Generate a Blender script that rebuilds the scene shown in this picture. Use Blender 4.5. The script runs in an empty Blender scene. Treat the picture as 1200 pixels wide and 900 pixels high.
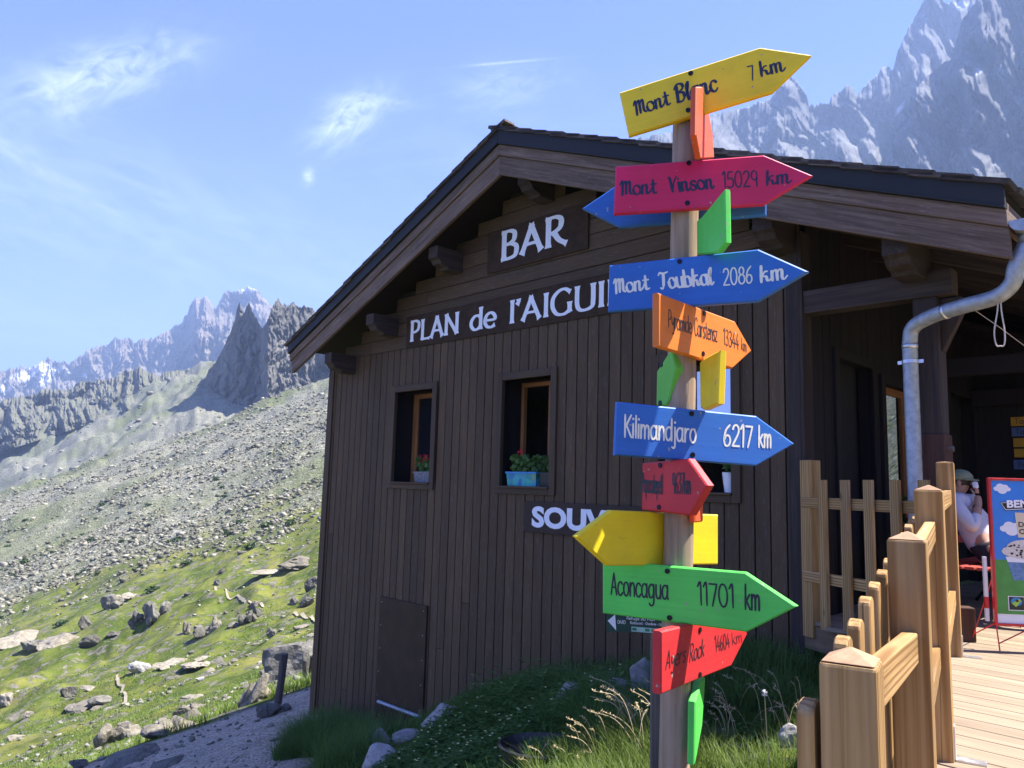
import bpy, math, random
import numpy as np
from mathutils import Vector
from math import sin, cos, tan, pi, radians, sqrt, atan2
random.seed(7); RNG = np.random.default_rng(7)
SC = bpy.context.scene
COL = SC.collection

# ------------------------------------------------------------------ camera, sky, sun, exposure
CAMZ = 0.95; F = 901.0; PITCH = radians(7.4); ROLL = radians(1.67)
cam_d = bpy.data.cameras.new('camera'); cam = bpy.data.objects.new('camera', cam_d); COL.objects.link(cam)
cam_d.sensor_fit = 'HORIZONTAL'; cam_d.sensor_width = 36.0; cam_d.lens = F / 1200 * 36
cam_d.clip_start = 0.05; cam_d.clip_end = 20000
def Rx(a): return np.array([[1, 0, 0], [0, cos(a), -sin(a)], [0, sin(a), cos(a)]])
def Rz(a): return np.array([[cos(a), -sin(a), 0], [sin(a), cos(a), 0], [0, 0, 1]])
CM = Rx(pi / 2 + PITCH) @ Rz(ROLL)
from mathutils import Matrix
cam.matrix_world = Matrix.Translation((0, 0, CAMZ)) @ Matrix([list(r) for r in CM]).to_4x4()
SC.camera = cam

SUN_AZ = radians(1.0)      # direction to the sun in the XY plane, from +X
SUN_EL = radians(60.0)
SV = Vector((cos(SUN_AZ) * cos(SUN_EL), sin(SUN_AZ) * cos(SUN_EL), sin(SUN_EL)))
sun_d = bpy.data.lights.new('sun', 'SUN'); sun_d.energy = 5.0; sun_d.angle = radians(0.5); sun_d.color = (1.0, 0.955, 0.88)
sun = bpy.data.objects.new('sun', sun_d); COL.objects.link(sun)
sun.rotation_mode = 'QUATERNION'; sun.rotation_quaternion = SV.to_track_quat('Z', 'Y'); sun.location = (20, 0, 40)

SKY_STRENGTH = 0.15
SC.view_settings.view_transform = 'Standard'; SC.view_settings.look = 'None'
SC.view_settings.exposure = 1.9; SC.view_settings.gamma = 1.0; SC.view_settings.use_curve_mapping = False
SC.cycles.use_denoising = True
SC.cycles.max_bounces = 6; SC.cycles.diffuse_bounces = 3; SC.cycles.glossy_bounces = 3
SC.cycles.transmission_bounces = 4; SC.cycles.volume_bounces = 0; SC.cycles.transparent_max_bounces = 8
SC.cycles.caustics_reflective = False; SC.cycles.caustics_refractive = False

def ray(x, y):
    d = CM @ np.array([(x - 600) / F, -(y - 450) / F, -1.0]); return d / d[1]
CAMP = np.array([0, 0, CAMZ])
def atY(x, y, Y): return CAMP + ray(x, y) * Y
def on_plane(x, y, p0, n):
    d = ray(x, y); return CAMP + d * (np.dot(p0 - CAMP, n) / np.dot(d, n))
def atZ(x, y, z): return on_plane(x, y, np.array([0, 0, z]), np.array([0, 0, 1.0]))

# world with a Nishita sky and thin cirrus laid out by direction
W = bpy.data.worlds.new('World'); SC.world = W; W.use_nodes = True
nt = W.node_tree; N = nt.nodes; L = nt.links; N.clear()
def wn(t, **k):
    n = N.new(t)
    for a, b in k.items(): setattr(n, a, b)
    return n
def wmath(op, a, b=None):
    n = wn('ShaderNodeMath', operation=op)
    for i, q in enumerate((a, b)):
        if q is None: continue
        if isinstance(q, (int, float)): n.inputs[i].default_value = q
        else: L.new(q, n.inputs[i])
    return n.outputs[0]
sky = wn('ShaderNodeTexSky', sky_type='NISHITA'); sky.sun_disc = False
sky.sun_elevation = SUN_EL; sky.sun_rotation = pi / 2 - SUN_AZ
sky.altitude = 2200; sky.air_density = 1.1; sky.dust_density = 0.3; sky.ozone_density = 4.5
tc = wn('ShaderNodeTexCoord')
def wdot(v):
    n = wn('ShaderNodeVectorMath', operation='DOT_PRODUCT'); L.new(tc.outputs['Generated'], n.inputs[0]); n.inputs[1].default_value = v
    return n.outputs['Value']
def cloud(px, py, ang, hu, hv, amount, sc=1.0, fil=5.0):
    """a wisp round one direction of the sky: hu, hv are half sizes in radians"""
    c = Vector(ray(px, py)).normalized(); r = c.cross(Vector((0, 0, 1))).normalized(); up = r.cross(c)
    e1 = r * cos(ang) + up * sin(ang); e2 = -r * sin(ang) + up * cos(ang)
    a = wmath('DIVIDE', wdot(e1), hu); b = wmath('DIVIDE', wdot(e2), hv)
    d2 = wmath('ADD', wmath('MULTIPLY', a, a), wmath('MULTIPLY', b, b))
    m = wmath('POWER', 2.718, wmath('MULTIPLY', d2, -1.0))
    front = wmath('GREATER_THAN', wdot(c), 0.2)
    mp = wn('ShaderNodeCombineXYZ'); L.new(wmath('MULTIPLY', wdot(e1), 9.0 * sc), mp.inputs[0]); L.new(wmath('MULTIPLY', wdot(e2), 9.0 * fil * sc), mp.inputs[1])
    no = wn('ShaderNodeTexNoise'); no.inputs['Scale'].default_value = 1.0; no.inputs['Detail'].default_value = 9; no.inputs['Roughness'].default_value = .66
    no.inputs['Distortion'].default_value = 1.3
    L.new(mp.outputs[0], no.inputs['Vector'])
    s = wn('ShaderNodeMapRange'); s.inputs['From Min'].default_value = .36; s.inputs['From Max'].default_value = .78; L.new(no.outputs['Fac'], s.inputs['Value'])
    return wmath('MULTIPLY', wmath('MULTIPLY', wmath('MULTIPLY', m, s.outputs[0]), front), amount)
cl = cloud(125, 84, radians(32), .082, .026, 1.0, 1.9, 2.2)
for args in ((72, 118, radians(-50), .026, .016, .6, 2.6, 2), (408, 138, radians(42), .045, .021, 1.15, 2.4, 2.2), (440, 119, radians(4), .045, .008, .6, 2, 4),
             (361, 207, radians(70), .009, .006, 1.5, 3, 1.5), (590, 100, radians(10), .06, .025, .4, 2, 2.5),
             (330, 285, radians(-16), .34, .055, .26, .9, 3.0), (60, 250, radians(-18), .2, .07, .28, 1.2, 3.0),
             (60, 205, radians(-24), .18, .012, .35, 1.0, 5.0), (150, 395, radians(-5), .3, .03, .3, .9, 5.0),
             (640, 180, radians(5), .25, .06, .16, 1.0, 3.0), (585, 74, radians(7), .055, .0013, .9, .5, 1.0)):
    cl = wmath('ADD', cl, cloud(*args))
cl = wmath('MINIMUM', cl, 0.9)
tint = wn('ShaderNodeMix', data_type='RGBA', blend_type='MULTIPLY'); tint.inputs['Factor'].default_value = 1.0
L.new(sky.outputs[0], tint.inputs['A']); tint.inputs['B'].default_value = (.285, .30, .66, 1)
mix = wn('ShaderNodeMix', data_type='RGBA'); L.new(cl, mix.inputs['Factor']); L.new(tint.outputs['Result'], mix.inputs['A']); mix.inputs['B'].default_value = (3.0, 3.3, 4.1, 1)
bg = wn('ShaderNodeBackground'); bg.inputs['Strength'].default_value = SKY_STRENGTH
L.new(mix.outputs['Result'], bg.inputs['Color'])
wo = wn('ShaderNodeOutputWorld'); L.new(bg.outputs[0], wo.inputs['Surface'])

# ------------------------------------------------------------------ noise
def _hash(ix, iy, seed):
    h = (ix.astype(np.int64) * 374761393 + iy.astype(np.int64) * 668265263 + seed * 974711) & 0xffffffff
    h = ((h ^ (h >> 13)) * 1274126177) & 0xffffffff
    return ((h ^ (h >> 16)) & 0xffff) / 65535.0
def vnoise(x, y, seed=0):
    x = np.asarray(x, float); y = np.asarray(y, float); x, y = np.broadcast_arrays(x, y)
    ix = np.floor(x); iy = np.floor(y); fx = x - ix; fy = y - iy
    fx = fx * fx * (3 - 2 * fx); fy = fy * fy * (3 - 2 * fy)
    a = _hash(ix, iy, seed); b = _hash(ix + 1, iy, seed); c = _hash(ix, iy + 1, seed); d = _hash(ix + 1, iy + 1, seed)
    return (a * (1 - fx) + b * fx) * (1 - fy) + (c * (1 - fx) + d * fx) * fy - .5
def fbm(x, y, seed=0, o=4, g=.5):
    r = 0; am = 1
    for k in range(o):
        r = r + am * vnoise(x * 2 ** k + 17.3 * k, y * 2 ** k - 9.1 * k, seed + k); am *= g
    return r
def ridged(x, y, seed=0, o=4, g=.5):
    r = 0; am = 1
    for k in range(o):
        r = r + am * (1 - 4 * np.abs(vnoise(x * 2 ** k + 7.7 * k, y * 2 ** k + 3.3 * k, seed + k)) - .35); am *= g
    return r

# ------------------------------------------------------------------ materials
def new_mat(name):
    m = bpy.data.materials.new(name); m.use_nodes = True
    t = m.node_tree
    return m, t, t.nodes['Principled BSDF']
def nd(t, ty, **k):
    n = t.nodes.new(ty)
    for a, b in k.items(): setattr(n, a, b)
    return n
def ramp(t, fac, stops):
    r = nd(t, 'ShaderNodeValToRGB'); t.links.new(fac, r.inputs[0])
    el = r.color_ramp.elements
    while len(el) < len(stops): el.new(.5)
    for e, (p, c) in zip(el, stops): e.position = p; e.color = (*c, 1) if len(c) == 3 else c
    return r.outputs[0]
def mapping(t, src, scale):
    mp = nd(t, 'ShaderNodeMapping'); mp.inputs['Scale'].default_value = scale; t.links.new(src, mp.inputs['Vector']); return mp.outputs[0]
def noise(t, vec, scale=1, detail=5, rough=.6, dist=0, out='Fac'):
    n = nd(t, 'ShaderNodeTexNoise'); n.inputs['Scale'].default_value = scale; n.inputs['Detail'].default_value = detail
    n.inputs['Roughness'].default_value = rough; n.inputs['Distortion'].default_value = dist
    if vec is not None: t.links.new(vec, n.inputs['Vector'])
    return n.outputs[out]
def attr(t, name, out='Vector'):
    a = nd(t, 'ShaderNodeAttribute'); a.attribute_name = name; return a.outputs[out]
def mixc(t, fac, a, b, mode='MIX'):
    m = nd(t, 'ShaderNodeMix', data_type='RGBA', blend_type=mode)
    for s, q in ((m.inputs['Factor'], fac), (m.inputs['A'], a), (m.inputs['B'], b)):
        if isinstance(q, (int, float)): s.default_value = q
        elif isinstance(q, tuple): s.default_value = (*q, 1)
        else: t.links.new(q, s)
    return m.outputs['Result']
def mth(t, op, a, b=None):
    m = nd(t, 'ShaderNodeMath', operation=op)
    for i, q in enumerate((a, b)):
        if q is None: continue
        if isinstance(q, (int, float)): m.inputs[i].default_value = q
        else: t.links.new(q, m.inputs[i])
    return m.outputs[0]
def mrange(t, v, a, b, c=0, d=1):
    m = nd(t, 'ShaderNodeMapRange'); t.links.new(v, m.inputs['Value'])
    for k, q in zip(('From Min', 'From Max', 'To Min', 'To Max'), (a, b, c, d)): m.inputs[k].default_value = q
    return m.outputs[0]
def bump(t, h, p, strength=.3, dist=.01):
    b = nd(t, 'ShaderNodeBump'); b.inputs['Strength'].default_value = strength; b.inputs['Distance'].default_value = dist
    t.links.new(h, b.inputs['Height']); t.links.new(b.outputs[0], p.inputs['Normal'])

def wood(name, c0, c1, rough=.75, g=(2.0, 45, 45), tintr=.45, bstr=.35, contrast=(.35, .68), wear=None, rings=0, bdist=.004):
    m, t, p = new_mat(name)
    gc = attr(t, 'gc')
    n1 = noise(t, mapping(t, gc, g), 1, 6, .62, .6)
    col = ramp(t, n1, [(contrast[0], c0), (contrast[1], c1)])
    if rings:
        w = nd(t, 'ShaderNodeTexWave', wave_type='BANDS', bands_direction='Y'); w.inputs['Scale'].default_value = 1
        w.inputs['Distortion'].default_value = 6; w.inputs['Detail'].default_value = 2; w.inputs['Detail Scale'].default_value = .7
        t.links.new(mapping(t, gc, (1.1, rings, rings)), w.inputs['Vector'])
        col = mixc(t, mth(t, 'MULTIPLY', mrange(t, w.outputs['Fac'], .4, .9), .85), col, tuple(q * v for q, v in zip(c0, (.62, .5, .4))))
        # a few knots
        kn = nd(t, 'ShaderNodeTexVoronoi'); kn.inputs['Scale'].default_value = 1; t.links.new(mapping(t, gc, (3.3, 9, 9)), kn.inputs['Vector'])
        col = mixc(t, mrange(t, kn.outputs['Distance'], .14, .05), col, tuple(q * .35 for q in c0))
    if rings:
        ck = noise(t, mapping(t, gc, (.9, 85, 85)), 1, 2, .5); col = mixc(t, mrange(t, ck, .69, .72, 0, .8), col, tuple(q * .22 for q in c0))
        gy = noise(t, mapping(t, gc, (1.6, 9, 9)), 1, 5, .65); col = mixc(t, mrange(t, gy, .52, .72, 0, .5), col, (.27, .225, .17))
    big = noise(t, mapping(t, gc, (1.1, 6, 6)), 1, 4, .6)
    col = mixc(t, mrange(t, big, .3, .7, 0, .5), col, tuple(q * .6 for q in c0))
    if wear:
        wv = noise(t, mapping(t, gc, (9, 60, 60)), 1, 6, .7, .3)
        col = mixc(t, mrange(t, wv, .56, .72, 0, .75), col, wear)
    tn = mrange(t, attr(t, 'tint', 'Fac'), 0, 1, 1 - tintr, 1 + tintr)
    vm = nd(t, 'ShaderNodeVectorMath', operation='SCALE'); t.links.new(col, vm.inputs[0]); t.links.new(tn, vm.inputs['Scale'])
    t.links.new(vm.outputs[0], p.inputs['Base Color'])
    t.links.new(mrange(t, n1, .3, .7, rough - .1, rough + .12), p.inputs['Roughness'])
    p.inputs['Specular IOR Level'].default_value = .3
    bump(t, n1, p, bstr, bdist)
    return m
def paint(name, c, rough=.42, chips=.0, grain=True, spec=.4):
    m, t, p = new_mat(name)
    gc = attr(t, 'gc')
    n1 = noise(t, mapping(t, gc, (3, 60, 60)), 1, 5, .6, .4); n2 = noise(t, gc, 5, 5, .6)
    col = mixc(t, mrange(t, n2, .35, .7, 0, .6), c, tuple(q * .66 + .012 for q in c))
    col = mixc(t, mrange(t, n1, .45, .75, 0, .22), col, tuple(min(1, q * 1.2 + .02) for q in c))
    if chips:
        n3 = noise(t, gc, 42, 3, .5)
        col = mixc(t, mrange(t, n3, .70, .72), col, (.36, .3, .24))
        n4 = noise(t, mapping(t, gc, (4, 18, 18)), 3, 6, .7)
        col = mixc(t, mrange(t, n4, .62, .8, 0, .35), col, (.12, .09, .07))
    t.links.new(col, p.inputs['Base Color'])
    t.links.new(mrange(t, n2, .3, .7, rough + .02, rough + .25), p.inputs['Roughness'])
    p.inputs['Specular IOR Level'].default_value = spec
    if grain: bump(t, n1, p, .22, .002)
    return m
def plain(name, c, rough=.6, metal=0, var=.25, scale=18, bstr=.15, spec=.5):
    m, t, p = new_mat(name)
    co = nd(t, 'ShaderNodeTexCoord').outputs['Object']
    n = noise(t, co, scale, 5, .6)
    t.links.new(mixc(t, mrange(t, n, .3, .7), tuple(q * (1 - var) for q in c), tuple(min(1, q * (1 + var)) for q in c)), p.inputs['Base Color'])
    t.links.new(mrange(t, n, .3, .7, max(.02, rough - .1), rough + .1), p.inputs['Roughness'])
    p.inputs['Metallic'].default_value = metal; p.inputs['Specular IOR Level'].default_value = spec
    if bstr: bump(t, n, p, bstr, .004)
    return m
def rock_mat(name, c0, c1, scale=1.0, lich=None, bstr=.6, bdist=.05):
    m, t, p = new_mat(name)
    co = nd(t, 'ShaderNodeTexCoord').outputs['Object']
    n1 = noise(t, co, 2.2 * scale, 8, .65, .3); n2 = noise(t, co, 14 * scale, 6, .7)
    vor = nd(t, 'ShaderNodeTexVoronoi', feature='DISTANCE_TO_EDGE'); vor.inputs['Scale'].default_value = 1.6 * scale
    t.links.new(mixc(t, .25, co, noise(t, co, 3 * scale, 4, .6, 0, 'Color')), vor.inputs['Vector'])
    col = ramp(t, n1, [(.3, c0), (.7, c1)])
    col = mixc(t, mrange(t, n2, .5, .72, 0, .55), col, tuple(q * .45 for q in c0))
    col = mixc(t, mrange(t, vor.outputs['Distance'], .0, .03, .55, 0), col, tuple(q * .35 for q in c0))
    if lich:
        n3 = noise(t, co, 5 * scale, 6, .7); col = mixc(t, mrange(t, n3, .58, .68, 0, .6), col, lich)
    inf = nd(t, 'ShaderNodeObjectInfo').outputs['Random']
    hs = nd(t, 'ShaderNodeHueSaturation'); t.links.new(col, hs.inputs['Color']); t.links.new(mrange(t, inf, 0, 1, .7, 1.25), hs.inputs['Value'])
    t.links.new(hs.outputs[0], p.inputs['Base Color']); p.inputs['Roughness'].default_value = .9; p.inputs['Specular IOR Level'].default_value = .2
    h = mth(t, 'ADD', n1, mth(t, 'MULTIPLY', n2, .4)); bump(t, h, p, bstr, bdist)
    return m

M = {}
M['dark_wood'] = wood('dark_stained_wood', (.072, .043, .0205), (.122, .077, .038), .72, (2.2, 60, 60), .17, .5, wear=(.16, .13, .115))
M['porch_shade_wood'] = wood('stained_wood_in_shade', (.011, .0085, .0085), (.026, .020, .019), .72, (2.2, 60, 60), .2, .4)  # wall timber copied darker: shade of porch and reveals put into the colour
M['trim_wood'] = wood('trim_wood', (.064, .039, .019), (.105, .067, .034), .66, (2.2, 55, 55), .12, .3)
M['barge_wood'] = wood('weathered_barge_wood', (.10, .066, .048), (.26, .185, .14), .85, (2.0, 40, 40), .22, .6, (.34, .7), wear=(.27, .23, .21))
M['roof_wood'] = wood('roof_shingle_wood', (.05, .04, .034), (.17, .14, .12), .9, (6, 30, 30), .4, .6)
M['beam_wood'] = wood('beam_wood', (.032, .022, .018), (.085, .062, .052), .8, (1.5, 30, 30), .15, .5)
M['post_red'] = wood('post_red_brown', (.05, .022, .015), (.105, .052, .036), .7, (1.5, 30, 30), .1, .4)
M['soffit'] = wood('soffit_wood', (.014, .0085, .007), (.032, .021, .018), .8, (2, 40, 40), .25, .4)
M['sash'] = wood('varnished_sash_wood', (.23, .095, .028), (.4, .19, .065), .45, (2, 60, 60), .1, .2)
M['new_wood'] = wood('fence_new_wood', (.34, .195, .062), (.58, .37, .155), .7, (1.2, 48, 48), .16, .35, (.36, .64), rings=17)
M['end_grain'] = wood('fence_end_grain', (.33, .185, .10), (.46, .28, .165), .8, (30, 30, 30), .12, .3)
M['deck_wood'] = wood('deck_board_wood', (.23, .17, .11), (.41, .32, .22), .78, (1.5, 70, 70), .14, .4, (.3, .7))
M['deck_edge'] = wood('deck_edge_wood', (.14, .09, .05), (.3, .2, .12), .8, (1.5, 30, 30), .15, .4)
M['pole_wood'] = wood('grey_pole_wood', (.25, .165, .10), (.52, .39, .265), .85, (1.6, 30, 30), .1, .7, (.3, .68), wear=(.20, .165, .14), rings=0, bdist=.006)
M['stake_wood'] = wood('stake_wood', (.08, .065, .055), (.2, .17, .145), .85, (1.6, 40, 40), .1, .5)
M['flashing'] = plain('blue_grey_flashing', (.020, .021, .023), .6, .1, .2, 6, .05, .3)
M['zinc'] = plain('galvanised_zinc', (.34, .37, .40), .5, .55, .25, 22, .15)
M['zinc_bright'] = plain('zinc_bracket', (.62, .62, .62), .35, .8)
M['black_metal'] = plain('black_metal', (.012, .012, .013), .45, .4)
M['screw'] = plain('dark_screw', (.02, .02, .025), .3, .8)
M['hatch'] = plain('hatch_paint', (.058, .037, .020), .7, 0, .3, 5, .1, .15)
M['sign_brown'] = plain('sign_brown', (.05, .032, .021), .8, 0, .3, 9, .1, .1)
M['sign_souvenir'] = plain('sign_charcoal', (.054, .040, .031), .75, 0, .2, 9, .1, .12)
M['white_paint'] = plain('white_letter_paint', (.80, .81, .84), .55, 0, .06, 40, .08)
M['ink_black'] = plain('black_lettering', (.012, .013, .02), .5)
M['ink_navy'] = plain('navy_lettering', (.012, .016, .05), .5)
M['ink_white'] = plain('cream_lettering', (.80, .77, .66), .5, 0, .08)
M['yellow'] = paint('yellow_paint', (.90, .64, .012), .42, 1)
M['crimson'] = paint('crimson_paint', (.68, .012, .095), .4, 1)
M['blue'] = paint('blue_paint', (.024, .145, .50), .4, 1)
M['green'] = paint('green_paint', (.10, .66, .085), .42, 1)
M['green_dark'] = paint('leaf_green_paint', (.15, .55, .06), .42, 1)
M['orange'] = paint('orange_paint', (.78, .19, .015), .42, 1)
M['redorange'] = paint('red_orange_paint', (.75, .10, .02), .42, 1)
M['red'] = paint('red_paint', (.62, .025, .03), .4, 1)
M['trail_green'] = plain('trail_sign_green', (.008, .055, .045), .4)
M['trail_pale'] = plain('trail_sign_pale', (.35, .55, .48), .5)
M['trail_mid'] = plain('trail_sign_mid', (.02, .2, .11), .5)
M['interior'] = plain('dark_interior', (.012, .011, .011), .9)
M['interior_wall'] = plain('interior_panel', (.30, .27, .24), .8)
M['white_thing'] = plain('white_panel', (.62, .64, .66), .5)
M['terracotta_grey'] = plain('grey_planter', (.16, .16, .17), .6, 0, .5, 40)
M['black_plastic'] = plain('black_plastic', (.012, .012, .013), .42)
M['soil'] = plain('soil', (.016, .011, .008), .95, 0, .5, 60, .5)
M['pot_white'] = plain('white_pot', (.75, .75, .78), .4, 0, .05)
M['red_slat'] = paint('red_slat_paint', (.45, .05, .03), .5, 1)
M['ad_red'] = plain('ad_frame_red', (.5, .02, .02), .4)
M['ad_white'] = plain('ad_white', (.72, .74, .78), .5, 0, .03)
M['ad_blue'] = plain('ad_sky_blue', (.03, .2, .62), .4, 0, .05)
M['ad_green'] = plain('ad_grass_green', (.06, .26, .05), .4, 0, .18, 8)
M['ad_black'] = plain('ad_black', (.012, .012, .012), .4)
M['ad_cream'] = plain('ad_cream', (.66, .55, .38), .5, 0, .08)
M['ad_tub'] = plain('ad_tub_blue', (.1, .2, .38), .4, 0, .35, 60)
M['ad_mark'] = plain('ad_mark_blue', (.02, .22, .5), .4)
M['ad_lime'] = plain('ad_mark_lime', (.3, .5, .05), .4)
M['ice'] = plain('ice_cream', (.6, .56, .5), .6, 0, .2, 70)
M['menu_yellow'] = paint('menu_yellow', (.62, .34, .02), .5)
M['menu_blue'] = paint('menu_blue', (.10, .16, .34), .5)
M['rope'] = plain('rope', (.52, .46, .38), .9, 0, .3, 120, .4)
M['skin'] = plain('skin', (.42, .22, .14), .55, 0, .08, 12, .05)
M['cap'] = plain('olive_cap', (.22, .23, .13), .85, 0, .15, 60)
M['shirt'] = plain('white_shirt', (.62, .58, .62), .85, 0, .07, 9, .25)
M['shorts'] = plain('navy_shorts', (.014, .016, .026), .85)
M['hair'] = plain('brown_hair', (.05, .028, .015), .7)
M['tissue'] = plain('white_tissue', (.75, .75, .78), .8)
M['flower_red'] = plain('geranium_red', (.6, .02, .03), .6)
M['flower_pale'] = plain('pale_yellow_petals', (.62, .6, .25), .6)
M['gstone'] = rock_mat('pale_granite', (.22, .205, .185), (.42, .40, .36), 3, None, .6, .02)
M['boulder'] = rock_mat('boulder_granite', (.08, .075, .06), (.23, .215, .17), .9, (.11, .12, .06), .8, .12)
M['slab'] = rock_mat('pale_slab', (.15, .135, .10), (.31, .275, .21), .9, (.16, .15, .08), .8, .1)
M['bigrock'] = rock_mat('dark_lichen_boulder', (.085, .08, .07), (.25, .235, .20), 1.3, (.07, .07, .04), .9, .08)
def leafmat(name, c0, c1, rough=.55, trans=.25):
    m, t, p = new_mat(name)
    v = attr(t, 'tint', 'Fac')
    col = ramp(t, v, [(0, c0), (1, c1)])
    t.links.new(col, p.inputs['Base Color']); p.inputs['Roughness'].default_value = rough; p.inputs['Specular IOR Level'].default_value = .25
    tr = nd(t, 'ShaderNodeBsdfTranslucent'); t.links.new(col, tr.inputs['Color'])
    mx = nd(t, 'ShaderNodeMixShader'); mx.inputs[0].default_value = trans
    t.links.new(p.outputs[0], mx.inputs[1]); t.links.new(tr.outputs[0], mx.inputs[2])
    t.links.new(mx.outputs[0], t.nodes['Material Output'].inputs['Surface'])
    return m
M['grass_blade'] = leafmat('grass_blade', (.055, .10, .012), (.20, .27, .045), .5, .35)
M['grass_lush'] = leafmat('grass_lush', (.06, .14, .026), (.14, .24, .055), .5, .4)
M['leaf'] = leafmat('weed_leaf', (.06, .135, .028), (.14, .25, .065), .45, .4)
M['straw'] = leafmat('straw', (.36, .28, .14), (.62, .52, .32), .7, .3)
M['shrubleaf'] = leafmat('shrub_leaf', (.03, .055, .02), (.07, .11, .035), .6, .2)
mg, t, p = new_mat('window_glass')
p.inputs['Base Color'].default_value = (.02, .022, .026, 1); p.inputs['Roughness'].default_value = .03; p.inputs['Specular IOR Level'].default_value = .9
p.inputs['Alpha'].default_value = .45; M['glass'] = mg
mg, t, p = new_mat('mirror_glass')
p.inputs['Base Color'].default_value = (.55, .57, .6, 1); p.inputs['Metallic'].default_value = .95; p.inputs['Roughness'].default_value = .04; M['mirror'] = mg
mg, t, p = new_mat('clear_glass'); p.inputs['Base Color'].default_value = (.03, .03, .03, 1); p.inputs['Roughness'].default_value = .03; p.inputs['Alpha'].default_value = .12; M['clear_glass'] = mg
# zigzag painted flower box
mz, t, p = new_mat('painted_box_pattern')
co = nd(t, 'ShaderNodeTexCoord').outputs['Object']; vo = nd(t, 'ShaderNodeTexVoronoi', feature='F1'); vo.inputs['Scale'].default_value = 13
t.links.new(co, vo.inputs['Vector'])
sp = nd(t, 'ShaderNodeSeparateColor'); t.links.new(vo.outputs['Color'], sp.inputs[0])
t.links.new(ramp(t, sp.outputs[0], [(0, (.02, .12, .4)), (.35, (.03, .4, .33)), (.6, (.05, .33, .45)), (.8, (.02, .2, .1)), (.93, (.6, .6, .5))]), p.inputs['Base Color'])
p.inputs['Roughness'].default_value = .4; M['paintbox'] = mz

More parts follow.
